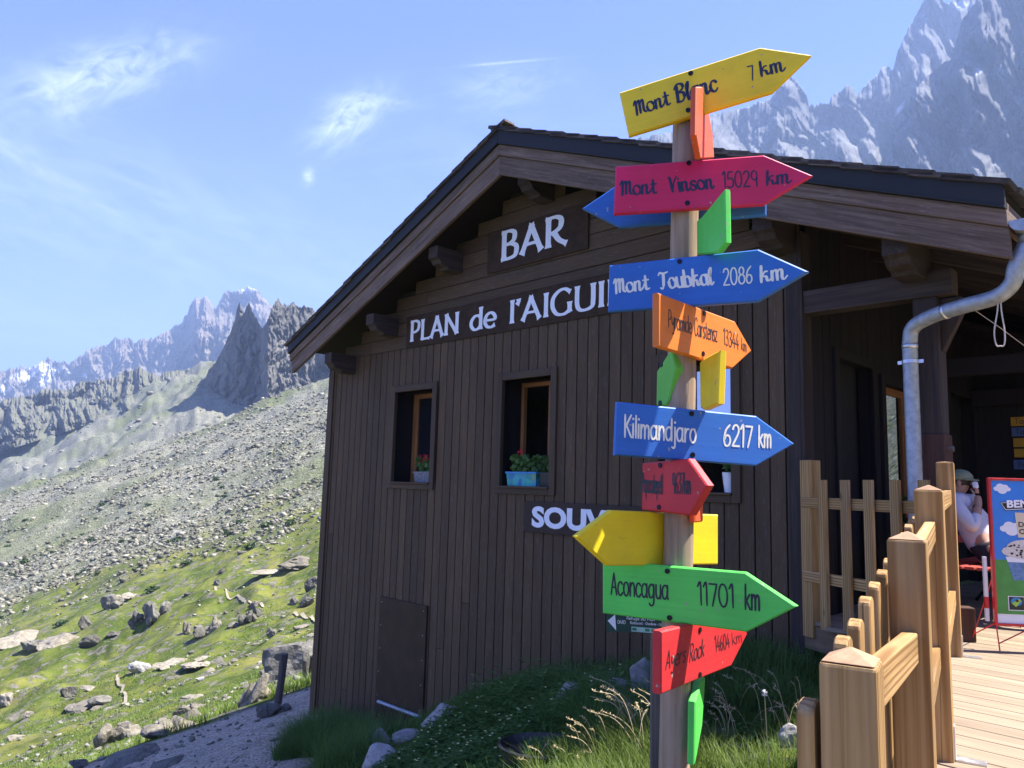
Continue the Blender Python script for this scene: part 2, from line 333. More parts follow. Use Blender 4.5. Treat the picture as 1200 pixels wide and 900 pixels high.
# ------------------------------------------------------------------ mesh builder
V3 = lambda q: np.asarray(q, float)
def unit(a): a = V3(a); return a / np.linalg.norm(a)
def tag(o, label=None, cat=None, group=None, kind=None):
    if label: o['label'] = label
    if cat: o['category'] = cat
    if group: o['group'] = group
    if kind: o['kind'] = kind
    return o
ROOT = {}
def thing(name, loc, label, cat, group=None):
    o = bpy.data.objects.new(name, None); COL.objects.link(o); o.location = tuple(float(q) for q in loc); o.empty_display_size = .2
    ROOT[o.name] = V3(loc); return tag(o, label, cat, group)
class MB:
    def __init__(s): s.v = []; s.f = []; s.gc = []; s.tint = []
    def add(s, verts, faces, gc=None, tint=None):
        b = len(s.v); verts = [tuple(map(float, q)) for q in verts]
        s.v += verts; s.gc += [tuple(map(float, q)) for q in (gc if gc is not None else verts)]
        s.f += [tuple(i + b for i in f) for f in faces]
        s.tint += [random.random() if tint is None else tint] * len(faces)
    def box(s, o, ax, ay, az, tint=None):
        o, ax, ay, az = map(V3, (o, ax, ay, az))
        if np.dot(np.cross(ax, ay), az) < 0: o = o + ax; ax = -ax
        le = [np.linalg.norm(q) for q in (ax, ay, az)]; order = sorted(range(3), key=lambda i: -le[i])
        r = [random.uniform(0, 30) for _ in range(3)]
        vs = []; gc = []
        for k in (0, 1):
            for j in (0, 1):
                for i in (0, 1):
                    vs.append(o + ax * i + ay * j + az * k); q = (i * le[0], j * le[1], k * le[2])
                    gc.append([q[order[0]] + r[0], q[order[1]] + r[1], q[order[2]] + r[2]])
        s.add(vs, [(0, 2, 3, 1), (4, 5, 7, 6), (0, 1, 5, 4), (2, 6, 7, 3), (0, 4, 6, 2), (1, 3, 7, 5)], gc, tint)
    def tube(s, pts, r, n=10, caps=True, tint=None):
        pts = [V3(q) for q in pts]; m = len(pts); rr = r if isinstance(r, (list, tuple)) else [r] * m
        vs = []; gc = []; ln = random.uniform(0, 20); up = None
        for i, q in enumerate(pts):
            d = unit(pts[min(i + 1, m - 1)] - pts[max(i - 1, 0)])
            if up is None:
                up = np.cross(d, [0, 0, 1.0]) if abs(d[2]) < .9 else np.cross(d, [1.0, 0, 0])
            up = unit(up - d * np.dot(up, d)); b = np.cross(d, up)
            if i: ln += np.linalg.norm(q - pts[i - 1])
            for k in range(n):
                a = 2 * pi * k / n; vs.append(q + (up * cos(a) + b * sin(a)) * rr[i]); gc.append((ln, cos(a) * rr[i], sin(a) * rr[i]))
        fs = [(i * n + k, i * n + (k + 1) % n, (i + 1) * n + (k + 1) % n, (i + 1) * n + k) for i in range(m - 1) for k in range(n)]
        if caps: fs += [tuple(range(n - 1, -1, -1)), tuple((m - 1) * n + k for k in range(n))]
        s.add(vs, fs, gc, random.random() if tint is None else tint)
    def prism(s, poly, nrm, th, bev=0.0, tint=None):
        """poly: planar front outline; extruded by th along -nrm, the front edge bevelled by bev"""
        P = [V3(q) for q in poly]; n = len(P); nrm = unit(nrm)
        c = np.mean(P, 0); a = np.zeros(3)
        for i in range(n): a += np.cross(P[i] - c, P[(i + 1) % n] - c)
        if np.dot(a, nrm) < 0: P = P[::-1]
        ex = unit(max(((P[(i + 1) % n] - P[i]) for i in range(n)), key=np.linalg.norm)); ey = np.cross(nrm, ex)
        ro = [random.uniform(0, 20) for _ in range(3)]
        g = lambda q: (np.dot(q - c, ex) + ro[0], np.dot(q - c, ey) + ro[1], np.dot(q - c, nrm) + ro[2])
        rings = []
        if bev:
            ins = []
            for i in range(n):
                d0 = unit(P[i] - P[i - 1]); d1 = unit(P[(i + 1) % n] - P[i]); n0 = np.cross(nrm, d0); n1 = np.cross(nrm, d1)
                k = n0 + n1; k = k / max(.3, np.dot(k, n1)); ins.append(P[i] + k * bev)
            rings = [ins, [q - nrm * bev for q in P], [q - nrm * (th - bev) for q in P], [q - nrm * th for q in ins]]
        else: rings = [P, [q - nrm * th for q in P]]
        vs = [q for r in rings for q in r]; m = len(rings)
        fs = [tuple(range(n)), tuple((m - 1) * n + k for k in range(n - 1, -1, -1))]
        for j in range(m - 1):
            fs += [(j * n + i, (j + 1) * n + i, (j + 1) * n + (i + 1) % n, j * n + (i + 1) % n) for i in range(n)]
        s.add(vs, fs, [g(q) for q in vs], random.random() if tint is None else tint)
    def lathe(s, c, prof, n=20, tint=None, sx=1.0):
        c = V3(c); vs = []; m = len(prof)
        for (r, z) in prof:
            for k in range(n): a = 2 * pi * k / n; vs.append(c + V3((r * cos(a) * sx, r * sin(a), z)))
        fs = [(i * n + k, i * n + (k + 1) % n, (i + 1) * n + (k + 1) % n, (i + 1) * n + k) for i in range(m - 1) for k in range(n)]
        s.add(vs, fs, None, random.random() if tint is None else tint)
    def build(s, name, mat, parent=None, smooth=False, bevel=0, origin=None, mods=None):
        base = V3((0, 0, 0))
        if parent is not None:
            r = parent
            while r.parent: r = r.parent
            base = ROOT[r.name]
        elif s.v:
            a = np.array(s.v); base = V3(((a[:, 0].min() + a[:, 0].max()) / 2, (a[:, 1].min() + a[:, 1].max()) / 2, a[:, 2].min()))
            if origin is not None: base = V3(origin)
        me = bpy.data.meshes.new(name)
        me.from_pydata((np.array(s.v) - base).tolist() if s.v else [], [], s.f)
        at = me.attributes.new('gc', 'FLOAT_VECTOR', 'POINT'); at.data.foreach_set('vector', np.array(s.gc, float).ravel())
        at = me.attributes.new('tint', 'FLOAT', 'FACE'); at.data.foreach_set('value', np.array(s.tint, float))
        if smooth: me.polygons.foreach_set('use_smooth', [True] * len(me.polygons))
        me.materials.append(M[mat] if isinstance(mat, str) else mat); me.update()
        o = bpy.data.objects.new(name, me); COL.objects.link(o)
        if parent is None: o.location = tuple(base); ROOT[o.name] = base
        else: o.parent = parent
        if bevel:
            b = o.modifiers.new('bevel', 'BEVEL'); b.width = bevel; b.segments = 2; b.limit_method = 'ANGLE'
        return o
def fast_mesh(name, verts, quads, mat, tint=None, kind=None, label=None, cat=None, smooth=False, gc=None):
    verts = np.asarray(verts, np.float32); quads = np.asarray(quads, np.int32); k = quads.shape[1]
    me = bpy.data.meshes.new(name); me.vertices.add(len(verts)); me.vertices.foreach_set('co', verts.ravel())
    me.loops.add(quads.size); me.loops.foreach_set('vertex_index', quads.ravel())
    me.polygons.add(len(quads)); me.polygons.foreach_set('loop_start', np.arange(0, quads.size, k, dtype=np.int32))
    me.polygons.foreach_set('loop_total', np.full(len(quads), k, np.int32))
    if smooth: me.polygons.foreach_set('use_smooth', np.ones(len(quads), bool))
    me.update(calc_edges=True)
    if tint is not None:
        at = me.attributes.new('tint', 'FLOAT', 'FACE'); at.data.foreach_set('value', np.asarray(tint, np.float32))
    me.materials.append(M[mat] if isinstance(mat, str) else mat)
    o = bpy.data.objects.new(name, me); COL.objects.link(o); ROOT[o.name] = V3((0, 0, 0))
    return tag(o, label, cat, None, kind)

# ------------------------------------------------------------------ house frame
HA = radians(44.2)
U = np.array([-sin(HA), cos(HA), 0]); VV = np.array([cos(HA), sin(HA), 0]); ZZ = np.array([0, 0, 1.0])
P0 = atZ(946, 724, 0.0)
def H(s, w, z): return P0 + U * s + VV * w + ZZ * z
def hc(x, y, off=0.0):
    q = on_plane(x, y, P0 - VV * off, VV); return np.dot(q - P0, U), q[2]
def sd(x, y, off=0.0):
    q = on_plane(x, y, P0 - U * off, U); return np.dot(q - P0, VV), q[2]
def hbox(mb, s0, s1, w0, w1, z0, z1, tint=None):
    mb.box(H(s0, w0, z0), U * (s1 - s0), VV * (w1 - w0), ZZ * (z1 - z0), tint)

# ------------------------------------------------------------------ lettering: strokes drawn as thin raised paint
def loop(cx, cy, rx, ry, n=14, a0=90, a1=450):
    return [(cx + rx * cos(radians(a0 + (a1 - a0) * i / n)), cy + ry * sin(radians(a0 + (a1 - a0) * i / n))) for i in range(n + 1)]
BOWL = [(.38, .48), (.29, .6), (.15, .59), (.04, .43), (.04, .2), (.12, .03), (.25, .03), (.36, .18), (.38, .44)]
PR = {  # hand printed glyphs: advance, strokes
 'a': (.5, [BOWL, [(.39, .62), (.385, .3), (.38, .12), (.43, 0)]]),
 'b': (.46, [[(.05, 1), (.05, 0)], [(.05, .4), (.16, .6), (.3, .58), (.39, .4), (.36, .12), (.22, 0), (.06, .08)]]),
 'c': (.42, [[(.36, .5), (.27, .61), (.13, .58), (.04, .38), (.05, .15), (.16, .01), (.28, .02), (.37, .13)]]),
 'd': (.5, [BOWL, [(.39, 1), (.385, .3), (.39, 0)]]),
 'e': (.42, [[(.05, .3), (.34, .34), (.33, .52), (.2, .62), (.07, .5), (.03, .28), (.09, .07), (.22, 0), (.37, .1)]]),
 'g': (.5, [BOWL, [(.39, .62), (.39, -.12), (.32, -.3), (.17, -.34), (.07, -.24)]]),
 'h': (.43, [[(.05, 1), (.05, 0)], [(.05, .35), (.15, .57), (.28, .6), (.34, .45), (.35, 0)]]),
 'i': (.17, [[(.07, .62), (.07, 0)], [(.07, .83), (.075, .86)]]),
 'j': (.2, [[(.1, .62), (.1, -.18), (.03, -.32), (-.08, -.29)], [(.1, .83), (.105, .86)]]),
 'k': (.42, [[(.06, 1), (.05, 0)], [(.33, .6), (.06, .27)], [(.13, .33), (.36, 0)]]),
 'l': (.17, [[(.07, 1), (.07, 0)]]),
 'm': (.62, [[(.05, .62), (.05, 0)], [(.05, .4), (.14, .58), (.23, .58), (.28, .4), (.28, 0)], [(.28, .4), (.37, .58), (.47, .58), (.52, .4), (.52, 0)]]),
 'n': (.44, [[(.05, .62), (.05, 0)], [(.05, .38), (.15, .57), (.27, .6), (.34, .42), (.35, 0)]]),
 'o': (.47, [loop(.22, .31, .18, .31)]),
 'p': (.46, [[(.05, .62), (.05, -.34)], [(.05, .4), (.16, .6), (.3, .58), (.39, .4), (.36, .12), (.22, 0), (.06, .08)]]),
 'r': (.33, [[(.05, .62), (.05, 0)], [(.05, .35), (.14, .56), (.28, .6)]]),
 's': (.37, [[(.31, .54), (.2, .62), (.08, .56), (.08, .42), (.2, .33), (.3, .22), (.27, .05), (.14, 0), (.03, .08)]]),
 't': (.36, [[(.15, .9), (.15, .14), (.22, 0), (.33, .05)], [(.02, .62), (.31, .62)]]),
 'u': (.46, [[(.05, .62), (.05, .2), (.13, .02), (.25, .02), (.35, .2), (.36, .62)], [(.36, .62), (.37, 0)]]),
 'x': (.4, [[(.03, .6), (.35, 0)], [(.35, .6), (.03, 0)]]),
 'y': (.42, [[(.05, .62), (.08, .32), (.19, .22), (.33, .42)], [(.36, .62), (.34, -.12), (.24, -.32), (.08, -.26)]]),
 'z': (.4, [[(.04, .6), (.33, .6)], [(.33, .6), (.04, .02)], [(.04, .02), (.36, .02)]]),
 'A': (.5, [[(.02, 0), (.22, 1)], [(.22, 1), (.43, 0)], [(.09, .34), (.36, .34)]]),
 'B': (.46, [[(.07, 1), (.06, 0)], [(.06, .98), (.28, .97), (.36, .77), (.26, .57), (.07, .53)], [(.07, .53), (.32, .48), (.4, .25), (.3, .04), (.06, .01)]]),
 'C': (.5, [[(.45, .82), (.34, .99), (.18, .95), (.06, .68), (.06, .3), (.18, .03), (.33, .01), (.46, .17)]]),
 'K': (.48, [[(.06, 1), (.06, 0)], [(.42, 1), (.07, .42)], [(.15, .52), (.45, 0)]]),
 'P': (.46, [[(.07, 1), (.07, 0)], [(.06, .98), (.3, .97), (.4, .75), (.3, .5), (.07, .45)]]),
 'R': (.5, [[(.07, 1), (.07, 0)], [(.06, .98), (.3, .97), (.4, .76), (.3, .53), (.08, .48)], [(.16, .48), (.45, 0)]]),
 'T': (.48, [[(.23, 1), (.22, 0)], [(.0, 1), (.46, 1)]]),
 'M': (.7, [[(.03, .72), (.12, .98), (.17, .8), (.13, .02)], [(.15, .55), (.28, .92), (.36, .86), (.34, .08)], [(.35, .5), (.47, .9), (.56, .84), (.55, .2), (.66, .06)]]),
 'V': (.5, [[(.03, .97), (.12, .9), (.17, .02)], [(.17, .02), (.3, .6), (.48, 1.0)]]),
 '0': (.5, [loop(.23, .5, .19, .5)]), '1': (.27, [[(.02, .82), (.16, 1), (.16, 0)]]),
 '2': (.46, [[(.05, .78), (.12, .95), (.27, .98), (.37, .8), (.32, .55), (.04, .02)], [(.04, .02), (.41, .02)]]),
 '3': (.45, [[(.06, .9), (.2, 1), (.34, .9), (.34, .68), (.18, .54)], [(.18, .54), (.36, .44), (.37, .14), (.2, 0), (.04, .1)]]),
 '4': (.48, [[(.3, 1), (.03, .32)], [(.03, .32), (.44, .32)], [(.32, .62), (.32, 0)]]),
 '5': (.45, [[(.36, .98), (.1, .98)], [(.1, .98), (.07, .56), (.25, .6), (.38, .4), (.34, .1), (.18, 0), (.03, .08)]]),
 '6': (.46, [[(.34, .97), (.14, .72), (.05, .3), (.12, .03), (.28, .02), (.38, .22), (.32, .45), (.16, .47), (.06, .28)]]),
 '7': (.42, [[(.03, .97), (.38, .97)], [(.38, .97), (.15, 0)]]),
 '8': (.46, [loop(.22, .76, .14, .22), loop(.22, .27, .18, .27)]),
 '9': (.46, [loop(.21, .69, .16, .29), [(.37, .72), (.34, 0)]]),
 ' ': (.3, [])}
SC_ = dict(PR)   # brush script
SC_['T'] = (.56, [[(.02, .86), (.12, .99), (.3, .92), (.56, 1.0)], [(.32, .94), (.27, .3), (.2, .02), (.08, .05)]])
SC_['k'] = (.5, [[(.13, 1.0), (.07, 0)], [(.36, .62), (.25, .6), (.1, .3)], [(.16, .34), (.3, .3), (.34, .05), (.46, .06)]])
SC_['n'] = (.5, [[(.06, .6), (.05, 0)], [(.05, .35), (.18, .6), (.3, .55), (.29, .1), (.36, .0), (.46, .14)]])
SC_['m'] = (.7, [[(.06, .6), (.05, 0)], [(.05, .35), (.16, .6), (.26, .55), (.26, 0)], [(.26, .35), (.37, .6), (.48, .55), (.47, .1), (.55, 0), (.68, .16)]])
SC_['B'] = (.56, [[(.14, .98), (.1, 0)], [(.0, .8), (.16, 1.02), (.42, .98), (.43, .72), (.15, .54)], [(.15, .54), (.42, .48), (.46, .2), (.3, .0), (.05, .06)]])
SC_['l'] = (.24, [[(.05, .3), (.2, .85), (.14, .98), (.08, .7), (.09, .1), (.16, 0), (.26, .12)]])
SF = {  # flared roman capitals and a few small letters
 'B': (.62, [[(.12, 1), (.12, 0)], [(.04, .975), (.3, .985), (.44, .87), (.42, .64), (.27, .53), (.13, .53)], [(.13, .53), (.36, .51), (.51, .37), (.48, .1), (.3, .015), (.04, .025)]]),
 'A': (.72, [[(.06, 0), (.36, 1)], [(.32, 1), (.64, 0)], [(.19, .33), (.52, .33)]]),
 'R': (.66, [[(.12, 1), (.12, 0)], [(.04, .975), (.32, .985), (.47, .86), (.45, .61), (.28, .48), (.13, .47)], [(.28, .48), (.42, .2), (.64, .0)]]),
 'P': (.57, [[(.12, 1), (.12, 0)], [(.04, .975), (.32, .985), (.48, .85), (.45, .57), (.28, .45), (.13, .46)]]),
 'L': (.52, [[(.12, 1), (.12, 0)], [(.1, .04), (.5, .04)]]), 'N': (.74, [[(.1, 1), (.1, 0)], [(.08, .97), (.62, .03)], [(.62, 1), (.62, 0)]]),
 'd': (.56, [[(.45, 1), (.45, 0)], [(.45, .52), (.34, .63), (.2, .61), (.08, .42), (.08, .2), (.2, .03), (.34, .04), (.45, .16)]]),
 'e': (.52, [[(.07, .34), (.43, .34), (.41, .54), (.27, .65), (.12, .55), (.06, .3), (.14, .08), (.3, .01), (.45, .1)]]),
 'l': (.24, [[(.12, 1), (.12, 0)]]), "'": (.2, [[(.1, 1), (.1, .88), (.05, .74)]]), 'I': (.27, [[(.13, 1), (.13, 0)]]),
 'G': (.74, [[(.64, .84), (.46, 1.0), (.26, .95), (.09, .7), (.08, .34), (.22, .05), (.44, 0), (.62, .12)], [(.62, .46), (.62, .05)]]),
 'U': (.7, [[(.11, 1), (.11, .3), (.2, .05), (.38, .01), (.55, .1), (.59, .32), (.59, 1)]]),
 'E': (.54, [[(.12, 1), (.12, 0)], [(.1, .96), (.48, .96)], [(.1, .52), (.42, .52)], [(.1, .04), (.5, .04)]]), ' ': (.3, [])}
def smooth_pts(p, k=5):
    if len(p) < 3: return [V3(q) for q in p]
    P = [V3(q) for q in p]; P = [2 * P[0] - P[1]] + P + [2 * P[-1] - P[-2]]; out = []
    for i in range(1, len(P) - 2):
        for j in range(k):
            t = j / k; a, b, c, d = P[i - 1:i + 3]
            out.append(.5 * ((2 * b) + (c - a) * t + (2 * a - 5 * b + 4 * c - d) * t * t + (3 * b - a - 3 * c + d) * t ** 3))
    return out + [P[-2]]
def letter_strokes(s, font, script=False):
    x = 0; res = []; prev = False
    for ch in s:
        adv, st = font.get(ch, font.get(ch.lower(), (.4, [])))
        for q in st: res.append(smooth_pts([(px + x, py) for px, py in q]))
        if script and prev and ch.islower(): res.append(smooth_pts([(x - .13, .04), (x - .02, .12), (x + .09, .42)]))
        prev = ch.islower() and script
        x += adv
    return res, x
def lettering(mb, s, a, b, top, nrm, font=PR, w=.1, lo=None, script=False, lift=.0012, flare=0, slant=0.0, seed=1, butt=False):
    """writes s between the 3D points a and b (baseline), cap height reaching top over a"""
    a, b, top, nrm = map(V3, (a, b, top, nrm)); nrm = unit(nrm); rr = random.Random(seed)
    st, W_ = letter_strokes(s, font, script); ex = (b - a) / W_; ey = top - a; ey = ey + ex * slant
    hx = np.linalg.norm(ey); kx = np.linalg.norm(ex) / hx    # widths are in units of the cap height
    for si, q in enumerate(st):
        n = len(q); le = []; ri = []; off = nrm * (lift + .00012 * (si % 6))
        Q = [V3((p[0] * kx, p[1])) for p in q]
        tot = sum(np.linalg.norm(Q[i + 1] - Q[i]) for i in range(n - 1)); run = 0
        if n == 2 and (flare or tot > .12):
            m = 7; Q = [Q[0] + (Q[1] - Q[0]) * i / m for i in range(m + 1)]; n = m + 1
        run = 0
        for i in range(n):
            if i: run += np.linalg.norm(Q[i] - Q[i - 1])
            d = Q[min(i + 1, n - 1)] - Q[max(i - 1, 0)]; d = d / (np.linalg.norm(d) + 1e-9); nn = V3((-d[1], d[0]))
            ww = w
            if lo is not None: ww = lo + (w - lo) * abs(d[1]) ** 1.2 if not script else lo + (w - lo) * max(0., .5 - .5 * d[1] * (1 if d[0] >= -.2 else -1) + .35 * abs(d[1]))
            if flare:
                e = min(run, tot - run) / .16; ww += flare * max(0, 1 - e) ** 2
            elif not butt: ww *= min(1, .72 + min(run, tot - run) / (w * 1.4)) if tot > w else 1
            ww *= 1 + (0 if flare or butt else rr.uniform(-.05, .05))
            c = Q[i]
            if not flare and not butt:
                if i == 0: c = c - d * w * .35
                if i == n - 1: c = c + d * w * .35
            le.append(c + nn * ww / 2); ri.append(c - nn * ww / 2)
        to3 = lambda p: a + ex * (p[0] / kx) + ey * p[1] + off
        vs = [to3(p) for p in le] + [to3(p) for p in ri]
        fs = [(i, n + i, n + i + 1, i + 1) for i in range(n - 1)]
        if np.dot(np.cross(ex, ey), nrm) < 0: fs = [f[::-1] for f in fs]
        mb.add(vs, fs, None, .5)
def bfont(mb, s, a, ex, ey, nrm, size_w, height, thick=0.0, lift=.0015, extr=.001):
    """the built-in sans face as flat polygons: width size_w, cap height height"""
    c = bpy.data.curves.new('t', 'FONT'); c.body = s; c.size = 1; c.offset = thick; c.fill_mode = 'FRONT'; c.resolution_u = 4
    o = bpy.data.objects.new('t', c); COL.objects.link(o); dg = bpy.context.evaluated_depsgraph_get()
    me = o.evaluated_get(dg).to_mesh(); v = np.zeros(len(me.vertices) * 3); me.vertices.foreach_get('co', v); v = v.reshape(-1, 3)
    fs = [tuple(p.vertices) for p in me.polygons]
    o.evaluated_get(dg).to_mesh_clear(); bpy.data.objects.remove(o); bpy.data.curves.remove(c)
    if not len(v): return
    x0, x1 = v[:, 0].min(), v[:, 0].max(); caph = .729
    a = V3(a); ex = unit(ex); ey = unit(ey)
    vs = [a + ex * ((q[0] - x0) / (x1 - x0) * size_w) + ey * (q[1] / caph * height) + unit(nrm) * lift for q in v]
    if np.dot(np.cross(ex, ey), nrm) < 0: fs = [f[::-1] for f in fs]
    mb.add(vs, fs, None, .5)

# ------------------------------------------------------------------ terrain
def TT(Y, a):
    """tangent of the elevation of the ground seen at depth Y and direction a = X / Y"""
    ys = np.log(np.array([15, 17, 20, 30, 45, 60, 80, 97, 130, 180, 250, 350, 410, 470, 600, 760, 820, 1000]))
    ts = np.array([-.3375, -.337, -.33, -.30, -.252, -.212, -.162, -.125, -.075, -.024, .020, .050, .02, .03, .092, .128, .1, .03])
    ks = np.array([.40, .40, .39, .37, .36, .36, .36, .36, .36, .36, .37, .38, .42, .44, .45, .45, .45, .45])
    ly = np.log(np.maximum(Y, 1.0))
    a = np.where(Y > 430, np.minimum(a, -.41 + (np.minimum(a, 0) + .41) * np.clip((480 - Y) / 50, 0, 1)), a)
    return np.interp(ly, ys, ts) + np.interp(ly, ys, ks) * (a + .44)
def ground(X, Y):
    X = np.asarray(X, float); Y = np.asarray(Y, float); r = np.hypot(X, Y)
    zp = -.653 + .403 * X - .054 * Y - .153 * np.minimum(X + 2.6, 0)
    zp = zp - .34 * np.exp(-((X + 1.3) ** 2 + (Y - 9.5) ** 2) / 1.0)
    lim = -.30; zp = np.where(zp > lim - .5, lim - .5 * np.exp(-(zp - (lim - .5)) / .5), zp)   # stays under the deck
    zp = zp + .05 * fbm(X * .8, Y * .8, 3) * np.clip(1 - np.hypot(X - 1, Y) * .0, 0, 1)
    Ye = np.maximum(Y, r * .6); a = np.clip(X / Ye, -1.0, -.08)
    zf = CAMZ + Ye * TT(Ye, a)
    amp = np.clip((Ye - 16) / 30, 0, 1)
    zf = zf + amp * (Ye * .018 * fbm(X * .045, Y * .045, 11, 4) + (.3 + .45 * np.clip((110 - Ye) / 40, 0, 1)) * np.clip(Ye / 60, 0, 1) * ridged(X * .12, Y * .12, 12, 4) + Ye * .004 * fbm(X * .3, Y * .3, 14, 3))
    k = np.where(X < -2, np.clip((Y - X - 17.1) / 2.6, 0, 1), np.clip((Ye - 14.6) / 1.6, 0, 1)); k = k * k * (3 - 2 * k)
    z = zp * (1 - k) + zf * k
    # rising screes to the right of the hut
    ar = X / Ye; kr = np.clip((ar - .35) / .25, 0, 1) * np.clip((r - 16) / 20, 0, 1)
    z = z * (1 - kr) + kr * (-2.5 + .33 * (r - 18) + 1.2 * fbm(X * .06, Y * .06, 5, 5))
    return z
def hit(px, py, y0=4.0, y1=900.):
    d = ray(px, py); ys = np.exp(np.linspace(math.log(y0), math.log(y1), 2500)); P = CAMP + np.outer(ys, d)
    g = ground(P[:, 0], P[:, 1]); i = np.argmax(P[:, 2] < g); return P[i]
az = np.concatenate([np.arange(-180, -44, 4.0), np.arange(-44, 6, .13), np.arange(6, 48, .8), np.arange(48, 180.1, 4.0)])
rad = np.concatenate([np.linspace(.35, 4, 30), np.exp(np.linspace(math.log(4.1), math.log(1050), 430))])
A_, R_ = np.meshgrid(np.radians(az), rad, indexing='ij'); X_ = R_ * np.sin(A_); Y_ = R_ * np.cos(A_); Z_ = ground(X_, Y_)
na, nr = A_.shape; idx = np.arange(na * nr).reshape(na, nr)
q = np.stack([idx[:-1, :-1], idx[1:, :-1], idx[1:, 1:], idx[:-1, 1:]], -1).reshape(-1, 4)[:, ::-1]
# cover masks: gravel path, scree, grass share on the scree
a_ = X_ / np.maximum(Y_, R_ * .6); wob = fbm(X_ * .5, Y_ * .5, 21, 3)
path = np.clip((-1.75 - .09 * (Y_ - 7) + .35 * wob - X_) / .35, 0, 1) * np.clip((X_ - Y_ + 17.15 + .35 * wob) / .35, 0, 1) * np.clip((15.4 - Y_) / .4, 0, 1) * (Y_ > 3)
Yb = 97 * (1 + .25 * fbm(a_ * 14, np.log(np.maximum(Y_, 1)) * 4, 22, 4))
scree = np.clip((Y_ - Yb + 22 * fbm(X_ * .11, Y_ * .11, 29, 5)) / (Yb * .26), 0, 1)
scree = np.maximum(scree, np.clip((a_ - .3) / .2, 0, 1) * (R_ > 22))
grassy = np.clip(.5 + 1.6 * fbm(a_ * 5 + 3, np.log(np.maximum(Y_, 1)) * 7 - a_ * 9, 23, 5), 0, 1)
light = np.exp(-((Y_ - 270) / 40) ** 2)      # a pale strip of bare blocks near the top of the near spur
me_col = np.stack([path, scree, np.clip(grassy - light, 0, 1), np.ones_like(path)], -1).reshape(-1, 4)
mt, t, p = new_mat('ground_cover')
co = nd(t, 'ShaderNodeTexCoord').outputs['Object']
cov = nd(t, 'ShaderNodeAttribute'); cov.attribute_name = 'cover'
sep = nd(t, 'ShaderNodeSeparateColor'); t.links.new(cov.outputs['Color'], sep.inputs[0])
n1 = noise(t, co, .16, 8, .65); n2 = noise(t, co, 1.7, 7, .7); n3 = noise(t, co, 22, 5, .7)
g1 = ramp(t, n1, [(.36, (.06, .095, .012)), (.48, (.13, .165, .02)), (.60, (.22, .21, .045))])
g1 = mixc(t, mrange(t, n2, .42, .66, 0, .8), g1, (.16, .155, .06)); g1 = mixc(t, mrange(t, noise(t, co, .45, 8, .72), .45, .58, 0, .85), g1, (.045, .07, .014))
g1 = mixc(t, mrange(t, n3, .45, .7, 0, .5), g1, (.045, .075, .016))
rkn = noise(t, mapping(t, co, (.9, .9, .9)), 1, 9, .68, .5)
rockc = ramp(t, n2, [(.35, (.05, .05, .04)), (.5, (.15, .14, .105)), (.7, (.26, .235, .18))])
meadow = mixc(t, mrange(t, rkn, .545, .57), g1, rockc)
vs = nd(t, 'ShaderNodeTexVoronoi'); vs.inputs['Scale'].default_value = 2.4; t.links.new(mixc(t, .12, co, noise(t, co, 1.2, 4, .6, 0, 'Color')), vs.inputs['Vector'])
vs2 = nd(t, 'ShaderNodeTexVoronoi'); vs2.inputs['Scale'].default_value = .33; t.links.new(mapping(t, co, (1, 1, 1.6)), vs2.inputs['Vector'])
sv = nd(t, 'ShaderNodeSeparateColor'); t.links.new(vs.outputs['Color'], sv.inputs[0])
sc_c = ramp(t, sv.outputs[0], [(0, (.12, .12, .085)), (.4, (.20, .20, .15)), (.75, (.27, .265, .205)), (1, (.36, .345, .28))])
sc_c = mixc(t, mrange(t, vs.outputs['Distance'], .35, .75, 0, .55), sc_c, (.07, .075, .055))
gpat = noise(t, mapping(t, co, (.05, .05, .1)), 1, 7, .65)
gm = mth(t, 'MULTIPLY', mrange(t, mth(t, 'ADD', mth(t, 'MULTIPLY', gpat, .8), mth(t, 'MULTIPLY', sep.outputs[2], .35)), .42, .75), .8)
sc_c = mixc(t, gm, sc_c, mixc(t, sv.outputs[0], (.07, .09, .03), (.15, .165, .075)))
pg = nd(t, 'ShaderNodeTexVoronoi'); pg.inputs['Scale'].default_value = 30; t.links.new(co, pg.inputs['Vector'])
pgs = nd(t, 'ShaderNodeSeparateColor'); t.links.new(pg.outputs['Color'], pgs.inputs[0])
pc = ramp(t, pgs.outputs[0], [(0, (.34, .28, .20)), (.5, (.50, .42, .32)), (1, (.62, .54, .43))])
pc = mixc(t, mrange(t, noise(t, co, 2.5, 6, .6), .35, .7, 0, .5), pc, (.25, .22, .18))
colr = mixc(t, sep.outputs[1], meadow, sc_c); colr = mixc(t, sep.outputs[0], colr, pc)
t.links.new(colr, p.inputs['Base Color']); p.inputs['Roughness'].default_value = .95; p.inputs['Specular IOR Level'].default_value = .1
hh = mth(t, 'ADD', mth(t, 'MULTIPLY', mth(t, 'ADD', n2, mth(t, 'MULTIPLY', n3, .25)), .35), mth(t, 'MULTIPLY', mth(t, 'MULTIPLY', vs.outputs['Distance'], sep.outputs[1]), -.5))
hh = mth(t, 'ADD', hh, mth(t, 'MULTIPLY', mth(t, 'MULTIPLY', pg.outputs['Distance'], sep.outputs[0]), -.12)); bump(t, hh, p, .85, .5)
o = fast_mesh('ground', np.stack([X_, Y_, Z_], -1).reshape(-1, 3), q, mt, kind='structure', smooth=True,
              label='grassy alpine slope rising into pale scree behind the hut')
ca = o.data.color_attributes.new('cover', 'FLOAT_COLOR', 'POINT'); ca.data.foreach_set('color', me_col.astype(np.float32).ravel())

